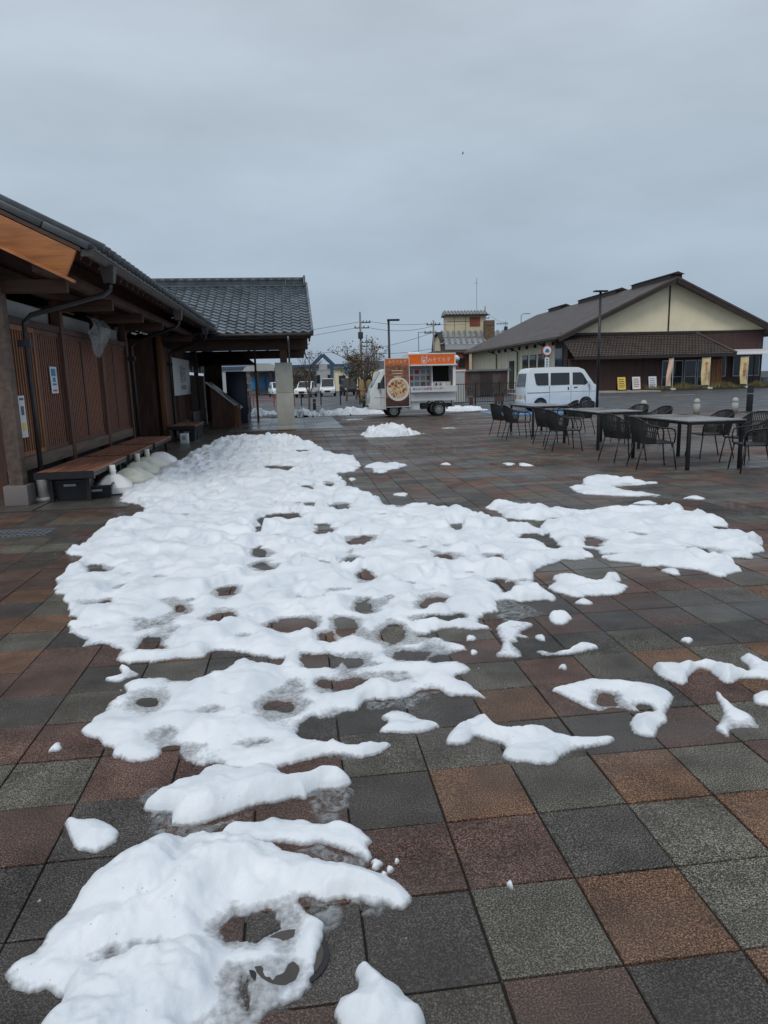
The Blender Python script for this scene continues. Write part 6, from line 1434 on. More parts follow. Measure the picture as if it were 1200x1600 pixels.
# ------------------------------------------------------------------ melting snow
SNOW = json.loads('''{"P":{"front":[[-0.827,1.695],[-0.818,1.735],[-0.761,1.758],[-0.745,1.812],[-0.732,1.869],[-0.728,1.958],[-0.696,2.008],[-0.639,2.047],[-0.574,2.106],[-0.492,2.157],[-0.422,2.175],[-0.325,2.153],[-0.197,2.126],[-0.112,2.086],[-0.03,2.019],[0.05,1.97],[0.128,1.943],[0.204,1.907],[0.255,1.849],[0.275,1.792],[0.257,1.739],[0.227,1.727],[0.195,1.761],[0.141,1.782],[0.079,1.813],[0.014,1.828],[-0.014,1.854],[-0.061,1.845],[-0.038,1.798],[0.002,1.767],[0.018,1.716],[0.006,1.64],[-0.009,1.559],[-0.039,1.516],[-0.079,1.494],[-0.126,1.501],[-0.155,1.453],[-0.166,1.388],[-0.182,1.301],[-0.657,1.371],[-0.685,1.533],[-0.661,1.573],[-0.657,1.61],[-0.691,1.644],[-0.734,1.631],[-0.784,1.643]],"tooth":[[0.085,1.565],[0.119,1.57],[0.157,1.534],[0.184,1.491],[0.208,1.442],[0.234,1.408],[0.205,1.333],[0.072,1.322],[0.041,1.406],[0.03,1.46],[0.047,1.484],[0.087,1.487],[0.092,1.515]],"arc":[[-0.33,2.161],[-0.29,2.209],[-0.245,2.219],[-0.192,2.239],[-0.146,2.268],[-0.099,2.246],[-0.043,2.248],[-0.004,2.201],[0.046,2.186],[0.085,2.205],[0.137,2.164],[0.192,2.083],[0.164,2.061],[0.175,2.005],[0.155,1.968],[0.124,2.013],[0.084,2.057],[0.025,2.096],[-0.045,2.101],[-0.117,2.133],[-0.17,2.128],[-0.24,2.146],[-0.284,2.14]],"saddle":[[-0.625,2.374],[-0.597,2.424],[-0.577,2.474],[-0.524,2.482],[-0.466,2.515],[-0.427,2.593],[-0.389,2.624],[-0.325,2.613],[-0.251,2.591],[-0.189,2.614],[-0.145,2.583],[-0.134,2.525],[-0.082,2.468],[-0.021,2.471],[0.031,2.497],[0.084,2.511],[0.132,2.48],[0.145,2.421],[0.097,2.395],[0.037,2.405],[-0.013,2.388],[-0.023,2.353],[-0.082,2.363],[-0.14,2.348],[-0.215,2.345],[-0.291,2.319],[-0.344,2.293],[-0.396,2.265],[-0.466,2.255],[-0.498,2.282],[-0.498,2.345],[-0.538,2.359]],"lump_left":[[-0.883,2.36],[-0.861,2.375],[-0.81,2.348],[-0.768,2.352],[-0.726,2.316],[-0.672,2.271],[-0.664,2.218],[-0.684,2.188],[-0.717,2.161],[-0.76,2.168],[-0.808,2.208],[-0.846,2.282]],"main":[[-1.022,3.074],[-0.978,3.114],[-0.959,3.219],[-0.965,3.287],[-0.98,3.324],[-0.942,3.353],[-0.907,3.426],[-0.932,3.468],[-0.895,3.516],[-0.83,3.559],[-0.781,3.591],[-0.737,3.583],[-0.698,3.543],[-0.62,3.521],[-0.535,3.545],[-0.497,3.588],[-0.521,3.626],[-0.467,3.625],[-0.406,3.692],[-0.341,3.752],[-0.277,3.668],[-0.216,3.613],[-0.172,3.613],[-0.143,3.715],[-0.164,3.738],[-0.235,3.751],[-0.32,3.814],[-0.405,3.859],[-0.481,3.903],[-0.559,3.888],[-0.563,3.776],[-0.633,3.78],[-0.712,3.841],[-0.781,3.835],[-0.833,3.799],[-0.921,3.843],[-0.976,3.826],[-1.052,3.84],[-1.041,3.96],[-1.123,4.065],[-1.204,4.143],[-1.246,4.119],[-1.325,4.054],[-1.317,4.154],[-1.387,4.307],[-1.474,4.462],[-1.525,4.569],[-1.439,4.589],[-1.496,4.69],[-1.57,4.731],[-1.672,4.929],[-1.711,5.129],[-1.851,5.349],[-1.931,5.571],[-1.962,5.668],[-1.935,5.952],[-1.937,6.228],[-1.904,6.38],[-1.984,6.469],[-2.227,6.646],[-2.164,6.758],[-2.077,6.923],[-2.146,7.107],[-2.168,7.409],[-2.132,7.69],[-2.147,8.043],[-2.016,8.047],[-1.912,8.208],[-1.847,8.594],[-1.906,9.008],[-2.04,9.281],[-2.185,9.321],[-2.39,9.681],[-2.509,10.386],[-2.462,10.875],[-2.321,10.967],[-2.414,12.108],[-2.301,12.673],[-2.316,14.188],[-2.323,15.737],[-2.151,16.949],[-1.873,17.59],[-1.47,18.418],[-1.113,19.067],[-0.782,19.26],[-0.49,18.445],[-0.16,18.293],[-0.047,17.779],[0.408,16.88],[0.626,15.933],[0.46,15.356],[0.754,14.852],[0.797,14.013],[1.084,13.908],[1.148,12.563],[1.026,11.85],[0.781,11.5],[0.656,11.709],[0.658,10.761],[0.691,9.879],[0.817,9.261],[1.013,8.737],[1.011,8.45],[1.227,8.3],[1.401,8.39],[1.6,8.066],[1.804,7.841],[1.918,7.687],[2.027,7.348],[2.027,7.095],[2.167,7.094],[2.153,6.892],[2.293,6.6],[2.405,6.42],[2.342,6.319],[2.179,6.417],[2.003,6.287],[2.012,6.122],[2.204,6.076],[2.18,5.876],[2.245,5.691],[2.406,5.701],[2.44,5.419],[2.306,5.406],[2.133,5.402],[2.063,5.334],[1.947,5.298],[1.821,5.167],[1.762,4.94],[1.67,4.788],[1.693,4.544],[1.733,4.418],[1.601,4.445],[1.486,4.411],[1.36,4.437],[1.269,4.372],[1.267,4.304],[1.147,4.263],[1.1,4.133],[1.04,4.061],[1.143,3.948],[1.082,3.915],[0.955,3.996],[0.81,3.99],[0.72,3.93],[0.665,3.93],[0.677,3.906],[0.778,3.834],[0.896,3.689],[0.895,3.641],[0.804,3.61],[0.705,3.601],[0.675,3.579],[0.711,3.509],[0.85,3.501],[0.842,3.381],[0.807,3.322],[0.737,3.311],[0.715,3.275],[0.798,3.206],[0.862,3.028],[0.814,3.058],[0.745,3.07],[0.676,3.097],[0.645,3.145],[0.589,3.184],[0.525,3.131],[0.48,3.104],[0.397,3.112],[0.319,3.126],[0.243,3.112],[0.216,3.017],[0.159,3.04],[0.115,3.003],[0.047,2.996],[-0.02,2.989],[-0.055,2.91],[-0.042,2.816],[-0.008,2.755],[0.057,2.75],[0.1,2.797],[0.137,2.736],[0.197,2.699],[0.252,2.716],[0.309,2.733],[0.332,2.697],[0.271,2.644],[0.215,2.618],[0.139,2.642],[0.087,2.661],[0.034,2.635],[-0.052,2.61],[-0.121,2.602],[-0.145,2.569],[-0.246,2.586],[-0.298,2.618],[-0.377,2.651],[-0.445,2.657],[-0.504,2.716],[-0.541,2.774],[-0.548,2.838],[-0.609,2.838],[-0.626,2.788],[-0.643,2.74],[-0.711,2.737],[-0.757,2.76],[-0.808,2.794],[-0.874,2.884],[-0.917,2.946],[-0.989,3.015]],"right":[[2.146,7.919],[2.364,7.948],[2.561,7.808],[2.823,7.912],[2.83,7.651],[3.049,7.469],[3.213,7.307],[3.345,7.351],[3.437,7.489],[3.586,7.367],[3.822,7.264],[4.001,7.217],[4.158,7.296],[4.185,7.129],[4.066,6.786],[4.241,6.886],[4.289,6.693],[4.231,6.371],[4.149,6.265],[4.025,6.358],[3.979,6.124],[4.127,6.001],[4.21,5.867],[4.018,5.496],[3.87,5.482],[3.896,5.357],[3.908,5.308],[3.718,5.261],[3.69,5.312],[3.616,5.111],[3.548,5.169],[3.475,5.185],[3.402,5.015],[3.342,4.796],[3.209,4.752],[3.144,4.677],[3.041,4.699],[3.055,4.822],[2.988,4.911],[2.867,5.014],[2.7,5.091],[2.608,5.233],[2.536,5.312],[2.476,5.411],[2.575,5.433],[2.55,5.668],[2.505,5.727],[2.425,5.745],[2.297,5.824],[2.293,6.002],[2.378,6.31],[2.362,6.645],[2.465,6.881],[2.634,6.906],[2.761,6.874],[2.824,7.106],[2.708,7.027],[2.51,7.007],[2.312,7.128],[2.191,7.268],[2.215,7.649]],"fish":[[1.832,4.925],[1.952,4.989],[2.064,4.875],[2.097,4.73],[2.178,4.746],[2.216,4.877],[2.298,4.878],[2.35,4.744],[2.256,4.713],[2.308,4.587],[2.199,4.469],[2.1,4.49],[1.955,4.49],[1.904,4.411],[1.828,4.486],[1.731,4.598],[1.823,4.755]],"pebble":[[1.545,4.106],[1.622,4.154],[1.673,4.118],[1.659,4.021],[1.598,3.95],[1.532,3.94],[1.515,4.002]],"tail":[[1.152,3.98],[1.24,4.045],[1.329,4.027],[1.414,3.951],[1.255,3.859],[1.324,3.749],[1.232,3.788],[1.228,3.716],[1.172,3.706],[1.175,3.531],[1.126,3.503],[1.01,3.525],[1.119,3.696],[1.139,3.827]],"sliver":[[1.252,3.563],[1.314,3.571],[1.339,3.509],[1.4,3.535],[1.445,3.526],[1.509,3.601],[1.58,3.608],[1.632,3.529],[1.532,3.529],[1.445,3.48],[1.35,3.488],[1.285,3.491]],"ring":[[1.163,3.073],[1.256,3.085],[1.359,3.119],[1.402,3.149],[1.488,3.11],[1.611,3.08],[1.682,3.044],[1.731,2.97],[1.718,2.894],[1.645,2.814],[1.584,2.755],[1.562,2.691],[1.506,2.66],[1.432,2.56],[1.385,2.579],[1.356,2.623],[1.389,2.722],[1.478,2.761],[1.534,2.764],[1.568,2.828],[1.532,2.867],[1.491,2.841],[1.484,2.772],[1.414,2.829],[1.273,2.822],[1.246,2.918],[1.207,3.001]],"swan":[[0.567,2.694],[0.669,2.807],[0.718,2.852],[0.772,2.855],[0.797,2.796],[0.815,2.729],[0.876,2.679],[0.954,2.716],[1.015,2.711],[1.073,2.622],[1.144,2.61],[1.272,2.61],[1.256,2.553],[1.161,2.532],[1.084,2.525],[1.008,2.493],[0.936,2.427],[0.862,2.449],[0.758,2.491],[0.813,2.593],[0.753,2.64],[0.701,2.687],[0.657,2.63],[0.579,2.638]],"arch":[[1.771,3.225],[1.807,3.194],[1.892,3.203],[1.996,3.217],[2.07,3.263],[2.095,3.198],[2.125,3.118],[2.212,3.086],[2.272,3.149],[2.278,3.241],[2.356,3.298],[2.377,3.205],[2.368,3.147],[2.399,3.068],[2.298,2.932],[2.257,2.992],[2.185,3.021],[2.13,3.031],[2.036,2.98],[2.02,3.051],[2.035,3.176],[1.974,3.179],[1.89,3.09],[1.823,3.004],[1.799,3.038],[1.756,3.1]],"star":[[1.944,2.931],[1.933,2.822],[1.923,2.72],[1.949,2.659],[1.919,2.547],[1.861,2.569],[1.789,2.559],[1.731,2.492],[1.718,2.571],[1.795,2.65],[1.851,2.695],[1.907,2.86]],"edge":[[2.062,2.832],[2.143,2.873],[2.199,2.842],[2.113,2.724],[2.023,2.753]],"hat":[[0.311,2.937],[0.362,2.984],[0.421,2.98],[0.461,2.935],[0.491,2.868],[0.586,2.798],[0.519,2.775],[0.424,2.763],[0.335,2.784],[0.291,2.815],[0.356,2.88]],"spur":[[-1.056,3.601],[-1.005,3.616],[-0.981,3.652],[-1.016,3.762],[-0.987,3.783],[-0.922,3.684],[-0.868,3.632],[-0.927,3.601],[-0.957,3.551],[-1.022,3.555]],"chairs":[[3.693,9.112],[3.909,9.169],[4.076,9.634],[4.408,9.88],[4.709,9.714],[4.73,9.3],[5.048,9.075],[4.713,8.99],[4.331,8.923],[4.235,9.011],[4.21,8.67],[4.377,8.457],[4.54,8.148],[4.267,8.125],[3.875,8.235],[3.547,8.535],[3.657,8.888]],"brook":[[1.154,12.268],[1.509,12.849],[1.71,12.571],[1.98,12.277],[1.769,11.874],[1.522,11.686],[1.396,11.301],[1.21,11.529],[1.289,11.943]]},"H":{"front":[[[-0.106,1.751],[-0.119,1.715],[-0.158,1.711],[-0.207,1.718],[-0.247,1.735],[-0.267,1.776],[-0.256,1.813],[-0.216,1.819],[-0.165,1.811],[-0.123,1.793]],[[-0.185,1.564],[-0.184,1.527],[-0.188,1.516],[-0.195,1.517],[-0.201,1.53],[-0.207,1.568],[-0.209,1.606],[-0.204,1.618],[-0.197,1.617],[-0.19,1.603]]],"main":[[[-1.655,5.949],[-1.638,5.839],[-1.669,5.821],[-1.716,5.831],[-1.76,5.866],[-1.808,5.983],[-1.827,6.095],[-1.795,6.114],[-1.747,6.104],[-1.7,6.067]],[[-1.342,4.923],[-1.331,4.837],[-1.357,4.825],[-1.396,4.833],[-1.432,4.858],[-1.47,4.949],[-1.483,5.036],[-1.455,5.049],[-1.415,5.041],[-1.378,5.015]],[[-0.807,4.742],[-0.802,4.659],[-0.821,4.646],[-0.848,4.652],[-0.872,4.674],[-0.896,4.76],[-0.902,4.844],[-0.883,4.858],[-0.855,4.852],[-0.83,4.829]],[[-0.486,5.053],[-0.491,4.956],[-0.523,4.939],[-0.566,4.948],[-0.603,4.98],[-0.628,5.083],[-0.626,5.182],[-0.592,5.201],[-0.547,5.192],[-0.509,5.158]],[[-0.311,6.233],[-0.316,6.089],[-0.342,6.052],[-0.376,6.06],[-0.407,6.11],[-0.426,6.259],[-0.424,6.406],[-0.397,6.448],[-0.36,6.439],[-0.329,6.384]],[[-0.246,5.74],[-0.255,5.645],[-0.288,5.633],[-0.33,5.642],[-0.365,5.669],[-0.384,5.771],[-0.377,5.869],[-0.342,5.881],[-0.299,5.871],[-0.263,5.843]],[[-0.396,7.277],[-0.398,7.144],[-0.419,7.12],[-0.448,7.127],[-0.472,7.163],[-0.489,7.3],[-0.489,7.434],[-0.467,7.46],[-0.437,7.453],[-0.412,7.415]],[[0.077,12.389],[0.008,12.128],[-0.168,12.102],[-0.385,12.174],[-0.566,12.319],[-0.648,12.633],[-0.591,12.907],[-0.406,12.936],[-0.175,12.858],[0.01,12.703]],[[-0.83,4.067],[-0.827,3.979],[-0.86,3.961],[-0.906,3.969],[-0.948,4.002],[-0.983,4.096],[-0.989,4.186],[-0.955,4.206],[-0.907,4.197],[-0.862,4.162]],[[-0.461,4.47],[-0.466,4.375],[-0.501,4.355],[-0.546,4.365],[-0.586,4.399],[-0.612,4.5],[-0.61,4.597],[-0.575,4.619],[-0.527,4.609],[-0.485,4.572]],[[0.072,4.191],[0.044,4.107],[-0.025,4.095],[-0.108,4.112],[-0.177,4.15],[-0.206,4.246],[-0.183,4.333],[-0.112,4.346],[-0.024,4.328],[0.047,4.287]],[[0.189,3.619],[0.164,3.541],[0.108,3.527],[0.042,3.539],[-0.012,3.574],[-0.033,3.661],[-0.011,3.741],[0.047,3.757],[0.117,3.743],[0.173,3.707]],[[0.307,3.569],[0.291,3.508],[0.263,3.5],[0.23,3.506],[0.204,3.524],[0.198,3.59],[0.212,3.653],[0.241,3.661],[0.276,3.655],[0.302,3.636]],[[-0.744,3.28],[-0.739,3.229],[-0.756,3.223],[-0.779,3.227],[-0.799,3.239],[-0.819,3.294],[-0.824,3.346],[-0.807,3.352],[-0.783,3.347],[-0.763,3.335]],[[-0.089,3.115],[-0.099,3.063],[-0.129,3.059],[-0.165,3.065],[-0.195,3.081],[-0.209,3.136],[-0.201,3.188],[-0.171,3.193],[-0.133,3.187],[-0.102,3.17]],[[0.329,4.152],[0.306,4.043],[0.269,4.013],[0.226,4.021],[0.194,4.065],[0.187,4.18],[0.207,4.293],[0.246,4.327],[0.292,4.318],[0.325,4.269]],[[0.187,3.987],[0.173,3.916],[0.144,3.905],[0.11,3.912],[0.082,3.933],[0.073,4.009],[0.086,4.081],[0.116,4.093],[0.152,4.086],[0.18,4.063]],[[0.468,4.537],[0.446,4.439],[0.414,4.416],[0.378,4.424],[0.351,4.458],[0.348,4.562],[0.368,4.663],[0.402,4.687],[0.44,4.679],[0.468,4.642]],[[0.944,4.525],[0.913,4.44],[0.878,4.426],[0.839,4.434],[0.811,4.461],[0.815,4.552],[0.844,4.638],[0.881,4.654],[0.921,4.645],[0.95,4.616]],[[0.984,4.167],[0.942,4.1],[0.875,4.098],[0.795,4.114],[0.733,4.142],[0.721,4.22],[0.759,4.289],[0.829,4.291],[0.912,4.274],[0.976,4.246]],[[0.609,3.959],[0.576,3.853],[0.53,3.823],[0.48,3.833],[0.445,3.879],[0.442,3.992],[0.472,4.102],[0.52,4.136],[0.573,4.126],[0.61,4.075]],[[0.29,3.298],[0.26,3.245],[0.193,3.246],[0.112,3.261],[0.046,3.285],[0.022,3.347],[0.049,3.402],[0.118,3.401],[0.202,3.386],[0.27,3.361]],[[1.542,4.739],[1.498,4.648],[1.456,4.633],[1.413,4.642],[1.384,4.672],[1.398,4.769],[1.44,4.862],[1.484,4.878],[1.53,4.869],[1.559,4.836]],[[0.324,7.098],[0.301,6.94],[0.26,6.902],[0.213,6.913],[0.177,6.971],[0.167,7.137],[0.187,7.3],[0.229,7.342],[0.279,7.329],[0.316,7.267]],[[0.167,9.979],[0.151,9.774],[0.119,9.728],[0.081,9.739],[0.05,9.804],[0.04,10.017],[0.054,10.226],[0.087,10.276],[0.128,10.264],[0.159,10.195]],[[0.514,10.13],[0.488,9.922],[0.444,9.877],[0.394,9.892],[0.356,9.961],[0.349,10.18],[0.373,10.393],[0.418,10.442],[0.471,10.427],[0.51,10.352]],[[0.283,8.547],[0.254,8.386],[0.191,8.361],[0.116,8.381],[0.055,8.44],[0.032,8.615],[0.058,8.781],[0.123,8.808],[0.202,8.786],[0.265,8.724]],[[0.571,8.377],[0.539,8.219],[0.484,8.193],[0.419,8.211],[0.369,8.265],[0.356,8.435],[0.385,8.597],[0.442,8.625],[0.51,8.607],[0.562,8.549]],[[-0.005,7.897],[-0.039,7.756],[-0.128,7.743],[-0.238,7.772],[-0.328,7.83],[-0.368,7.992],[-0.339,8.138],[-0.247,8.151],[-0.132,8.121],[-0.04,8.059]],[[-0.322,7.675],[-0.331,7.516],[-0.367,7.482],[-0.414,7.494],[-0.454,7.548],[-0.477,7.715],[-0.472,7.878],[-0.434,7.915],[-0.385,7.902],[-0.344,7.845]],[[0.649,6.477],[0.618,6.352],[0.568,6.331],[0.51,6.345],[0.466,6.388],[0.458,6.523],[0.486,6.651],[0.538,6.674],[0.599,6.659],[0.644,6.613]],[[0.24,5.632],[0.222,5.529],[0.187,5.511],[0.146,5.52],[0.114,5.553],[0.103,5.663],[0.119,5.769],[0.155,5.787],[0.198,5.778],[0.231,5.743]],[[0.468,5.687],[0.445,5.561],[0.411,5.531],[0.373,5.539],[0.344,5.584],[0.341,5.716],[0.362,5.845],[0.397,5.879],[0.438,5.87],[0.467,5.822]],[[0.555,5.266],[0.533,5.162],[0.501,5.141],[0.465,5.149],[0.439,5.182],[0.437,5.292],[0.458,5.399],[0.491,5.421],[0.529,5.413],[0.556,5.377]],[[1.659,6.864],[1.609,6.711],[1.568,6.673],[1.53,6.682],[1.509,6.736],[1.532,6.895],[1.58,7.052],[1.624,7.094],[1.664,7.084],[1.685,7.026]],[[1.277,5.703],[1.241,5.607],[1.2,5.596],[1.155,5.607],[1.122,5.634],[1.128,5.737],[1.162,5.834],[1.204,5.846],[1.251,5.835],[1.285,5.806]],[[1.673,5.524],[1.63,5.421],[1.592,5.404],[1.555,5.412],[1.531,5.444],[1.549,5.552],[1.591,5.656],[1.63,5.675],[1.67,5.666],[1.693,5.633]],[[1.49,4.833],[1.45,4.748],[1.41,4.736],[1.369,4.745],[1.341,4.771],[1.352,4.863],[1.391,4.949],[1.431,4.962],[1.475,4.953],[1.504,4.925]],[[0.681,3.609],[0.651,3.557],[0.598,3.558],[0.535,3.57],[0.484,3.588],[0.472,3.648],[0.5,3.701],[0.555,3.7],[0.62,3.687],[0.672,3.669]],[[0.279,15.366],[0.236,15.059],[0.14,15.009],[0.023,15.054],[-0.072,15.177],[-0.11,15.517],[-0.073,15.834],[0.027,15.888],[0.15,15.84],[0.248,15.708]],[[-0.128,16.788],[-0.16,16.471],[-0.248,16.425],[-0.358,16.469],[-0.449,16.588],[-0.493,16.937],[-0.466,17.263],[-0.374,17.313],[-0.259,17.265],[-0.165,17.139]]],"right":[[[2.725,5.928],[2.658,5.815],[2.607,5.796],[2.56,5.807],[2.535,5.844],[2.57,5.965],[2.636,6.081],[2.689,6.102],[2.738,6.09],[2.764,6.05]],[[3.437,5.437],[3.372,5.35],[3.337,5.34],[3.306,5.347],[3.29,5.369],[3.335,5.461],[3.4,5.549],[3.436,5.559],[3.468,5.552],[3.484,5.529]]],"ring":[[[1.447,2.906],[1.412,2.855],[1.382,2.848],[1.352,2.854],[1.333,2.869],[1.348,2.924],[1.382,2.976],[1.413,2.983],[1.444,2.978],[1.464,2.961]]]},"D":{"front":[[-0.241,1.597,0.058,0.064],[-0.086,1.6,0.075,0.076],[-0.514,1.72,0.155,0.059],[0.088,1.794,0.11,0.047],[-0.266,1.466,0.091,0.054]],"main":[[-1.388,5.371,0.079,0.093],[-0.24,6.91,0.082,0.124],[0.039,6.523,0.078,0.112],[-0.288,8.958,0.081,0.207],[0.701,5.812,0.086,0.091],[0.965,5.426,0.101,0.08],[1.015,6.372,0.094,0.109],[0.213,4.944,0.139,0.083],[-1.129,5.59,0.103,0.102],[-0.891,6.061,0.112,0.12],[-0.021,4.757,0.089,0.092],[1.181,4.995,0.084,0.086],[-0.821,4.316,0.1,0.075],[-0.374,4.112,0.116,0.07],[0.552,4.637,0.087,0.09],[0.789,4.991,0.084,0.085],[-0.453,3.133,0.119,0.084],[-0.652,2.95,0.112,0.086],[-0.229,2.79,0.134,0.069],[-0.492,2.782,0.08,0.078],[0.452,3.336,0.129,0.064],[-0.13,3.287,0.126,0.061],[-0.064,5.873,0.065,0.068],[0.677,7.235,0.079,0.104],[0.983,6.988,0.089,0.098],[1.086,6.088,0.079,0.075],[1.533,5.982,0.078,0.073],[-0.122,6.372,0.058,0.08],[-1.017,6.583,0.085,0.084],[-0.68,6.78,0.087,0.089],[-1.407,8.346,0.107,0.132],[-1.05,9.171,0.117,0.16],[-0.796,10.239,0.13,0.2],[-0.081,6.497,0.048,0.082],[0.698,5.79,0.048,0.056],[0.789,4.991,0.047,0.051],[1.304,5.191,0.059,0.055],[1.157,6.48,0.06,0.07],[1.052,7.465,0.061,0.074],[1.661,6.358,0.064,0.082],[1.321,6.084,0.051,0.062],[0.696,6.506,0.048,0.07],[-0.017,5.164,0.043,0.054],[-0.205,5.033,0.037,0.042],[0.605,4.702,0.04,0.046],[0.705,4.22,0.048,0.037],[-0.787,4.916,0.046,0.048],[-1.061,5.215,0.043,0.053],[-1.084,4.555,0.05,0.047],[-0.353,4.408,0.041,0.039],[-0.747,5.322,0.039,0.046],[0.329,4.92,0.041,0.041],[0.17,6.304,0.047,0.065],[-0.138,8.441,0.054,0.091],[0.503,7.646,0.056,0.076],[0.149,11.392,0.082,0.132],[0.404,12.674,0.102,0.153],[0.004,13.128,0.094,0.162],[0.944,7.727,0.056,0.078],[1.077,5.202,0.044,0.056],[1.646,4.894,0.041,0.05],[1.739,5.253,0.039,0.047],[0.375,3.52,0.068,0.035],[0.461,3.392,0.081,0.024],[-0.256,3.032,0.041,0.023],[-0.376,3.258,0.037,0.026]],"right":[[3.184,6.131,0.113,0.106],[3.255,5.577,0.124,0.088],[2.626,5.484,0.093,0.085],[2.61,6.272,0.081,0.081],[3.218,5.127,0.077,0.076]],"swan":[[0.739,2.622,0.026,0.052]]},"E":[[4.039,7.669,0.139,0.115],[4.751,7.842,0.113,0.121],[1.342,9.057,0.107,0.112],[2.617,12.157,0.086,0.136],[3.655,11.8,0.093,0.174],[3.885,11.624,0.102,0.251],[0.823,10.71,0.058,0.14],[2.806,4.876,0.06,0.081],[1.859,4.306,0.05,0.05],[1.357,3.732,0.028,0.038],[2.151,3.538,0.035,0.027],[-1.074,2.897,0.022,0.034],[0.186,1.957,0.018,0.023],[0.225,1.927,0.012,0.014],[0.574,1.806,0.01,0.015],[0.204,1.907,0.01,0.011],[0.919,3.589,0.021,0.027],[0.252,1.962,0.008,0.009],[0.954,3.8,0.029,0.03],[1.327,3.308,0.022,0.023]],"S":[[[-0.655,2.437],[-0.624,2.515],[-0.522,2.542],[-0.521,2.436],[-0.424,2.266],[-0.326,2.268],[-0.284,2.299],[-0.207,2.312],[-0.31,2.212],[-0.407,2.143],[-0.544,2.216],[-0.583,2.329]],[[-0.022,2.415],[0.121,2.403],[0.171,2.361],[0.159,2.283],[0.083,2.183],[0.018,2.201],[-0.024,2.305]],[[-0.113,2.119],[0.025,2.106],[0.133,1.993],[0.171,1.927],[0.106,1.917],[0.029,1.97],[-0.05,2.022]],[[-0.052,1.852],[0.005,1.856],[0.077,1.792],[0.081,1.718],[0.033,1.657],[0.008,1.684],[0.001,1.755]],[[0.186,1.763],[0.266,1.738],[0.221,1.685],[0.161,1.706],[0.118,1.736]],[[1.277,4.541],[1.51,4.35],[1.505,4.089],[1.234,4.022],[1.179,4.117]],[[-0.016,2.746],[0.118,2.723],[0.219,2.653],[0.137,2.617],[0.035,2.659]],[[0.235,3.127],[0.479,3.097],[0.641,3.124],[0.664,3.085],[0.495,3.013],[0.284,3.005]],[[-0.92,2.93],[-0.831,2.782],[-0.714,2.713],[-0.614,2.72],[-0.682,2.683],[-0.837,2.758]]],"T":[[-0.187,1.927,-0.53,1.701,0.055,0.062],[-0.631,1.655,-0.489,1.831,0.04,0.03],[-0.053,1.763,-0.166,1.526,0.05,0.04],[-0.315,1.477,-0.055,1.566,0.05,0.035],[0.12,1.851,-0.071,1.868,0.04,0.03]],"W":[[[1.275,4.616],[1.91,4.56],[2.341,4.47],[2.937,4.502],[3.214,4.14],[2.776,3.551],[2.258,3.547],[1.98,3.761],[1.551,3.684],[1.296,3.84],[1.166,4.22]],[[0.597,17.972],[1.652,18.76],[3.42,17.14],[4.079,14.795],[2.964,13.583],[1.744,14.037],[1.208,13.863],[0.891,14.886]],[[3.758,8.071],[4.891,8.15],[5.261,7.207],[4.819,6.487],[4.266,6.842],[3.805,7.35]],[[0.444,3.796],[1.045,3.782],[1.192,3.419],[0.966,3.253],[0.859,3.353]],[[-0.04,3.011],[0.232,3.093],[0.314,2.771],[0.142,2.692],[-0.016,2.746]],[[2.06,12.762],[3.879,12.332],[5.729,12.1],[5.79,11.253],[3.549,11.278],[2.012,11.792]]]}''')
rs = np.random.RandomState(4)
_perm = rs.rand(256, 256)
def vnoise(x, y):
    xi, yi = np.floor(x).astype(int), np.floor(y).astype(int)
    fx, fy = x - xi, y - yi
    fx = fx * fx * fx * (fx * (fx * 6 - 15) + 10); fy = fy * fy * fy * (fy * (fy * 6 - 15) + 10)
    a = _perm[xi % 256, yi % 256]; b = _perm[(xi + 1) % 256, yi % 256]; c = _perm[xi % 256, (yi + 1) % 256]; d = _perm[(xi + 1) % 256, (yi + 1) % 256]
    return (a * (1 - fx) + b * fx) * (1 - fy) + (c * (1 - fx) + d * fx) * fy - 0.5
def fbm(x, y, s, o=3):
    v = 0; a = 1.0
    for k in range(o): v = v + a * vnoise(x * s + 17.3 * k, y * s + 5.1 * k); s *= 2.03; a *= .5
    return v
def sdist(px, py, poly):
    """signed distance, positive inside"""
    P_ = np.array(poly); Q_ = np.roll(P_, -1, 0)
    best = np.full(px.shape, 1e9); ins = np.zeros(px.shape, bool)
    for (ax, ay), (bx, by) in zip(P_, Q_):
        dx, dy = bx - ax, by - ay; L2 = dx * dx + dy * dy + 1e-12
        t = np.clip(((px - ax) * dx + (py - ay) * dy) / L2, 0, 1)
        best = np.minimum(best, (px - ax - t * dx) ** 2 + (py - ay - t * dy) ** 2)
        c = (ay > py) != (by > py)
        if by != ay: ins ^= c & (px < (bx - ax) * (py - ay) / (by - ay) + ax)
    d = np.sqrt(best); return np.where(ins, d, -d)
def chaikin(poly, n=1):
    for _ in range(n):
        o = []
        for k in range(len(poly)):
            a, b = poly[k], poly[(k + 1) % len(poly)]
            o += [[.78 * a[0] + .22 * b[0], .78 * a[1] + .22 * b[1]], [.22 * a[0] + .78 * b[0], .22 * a[1] + .78 * b[1]]]
        poly = o
    return poly
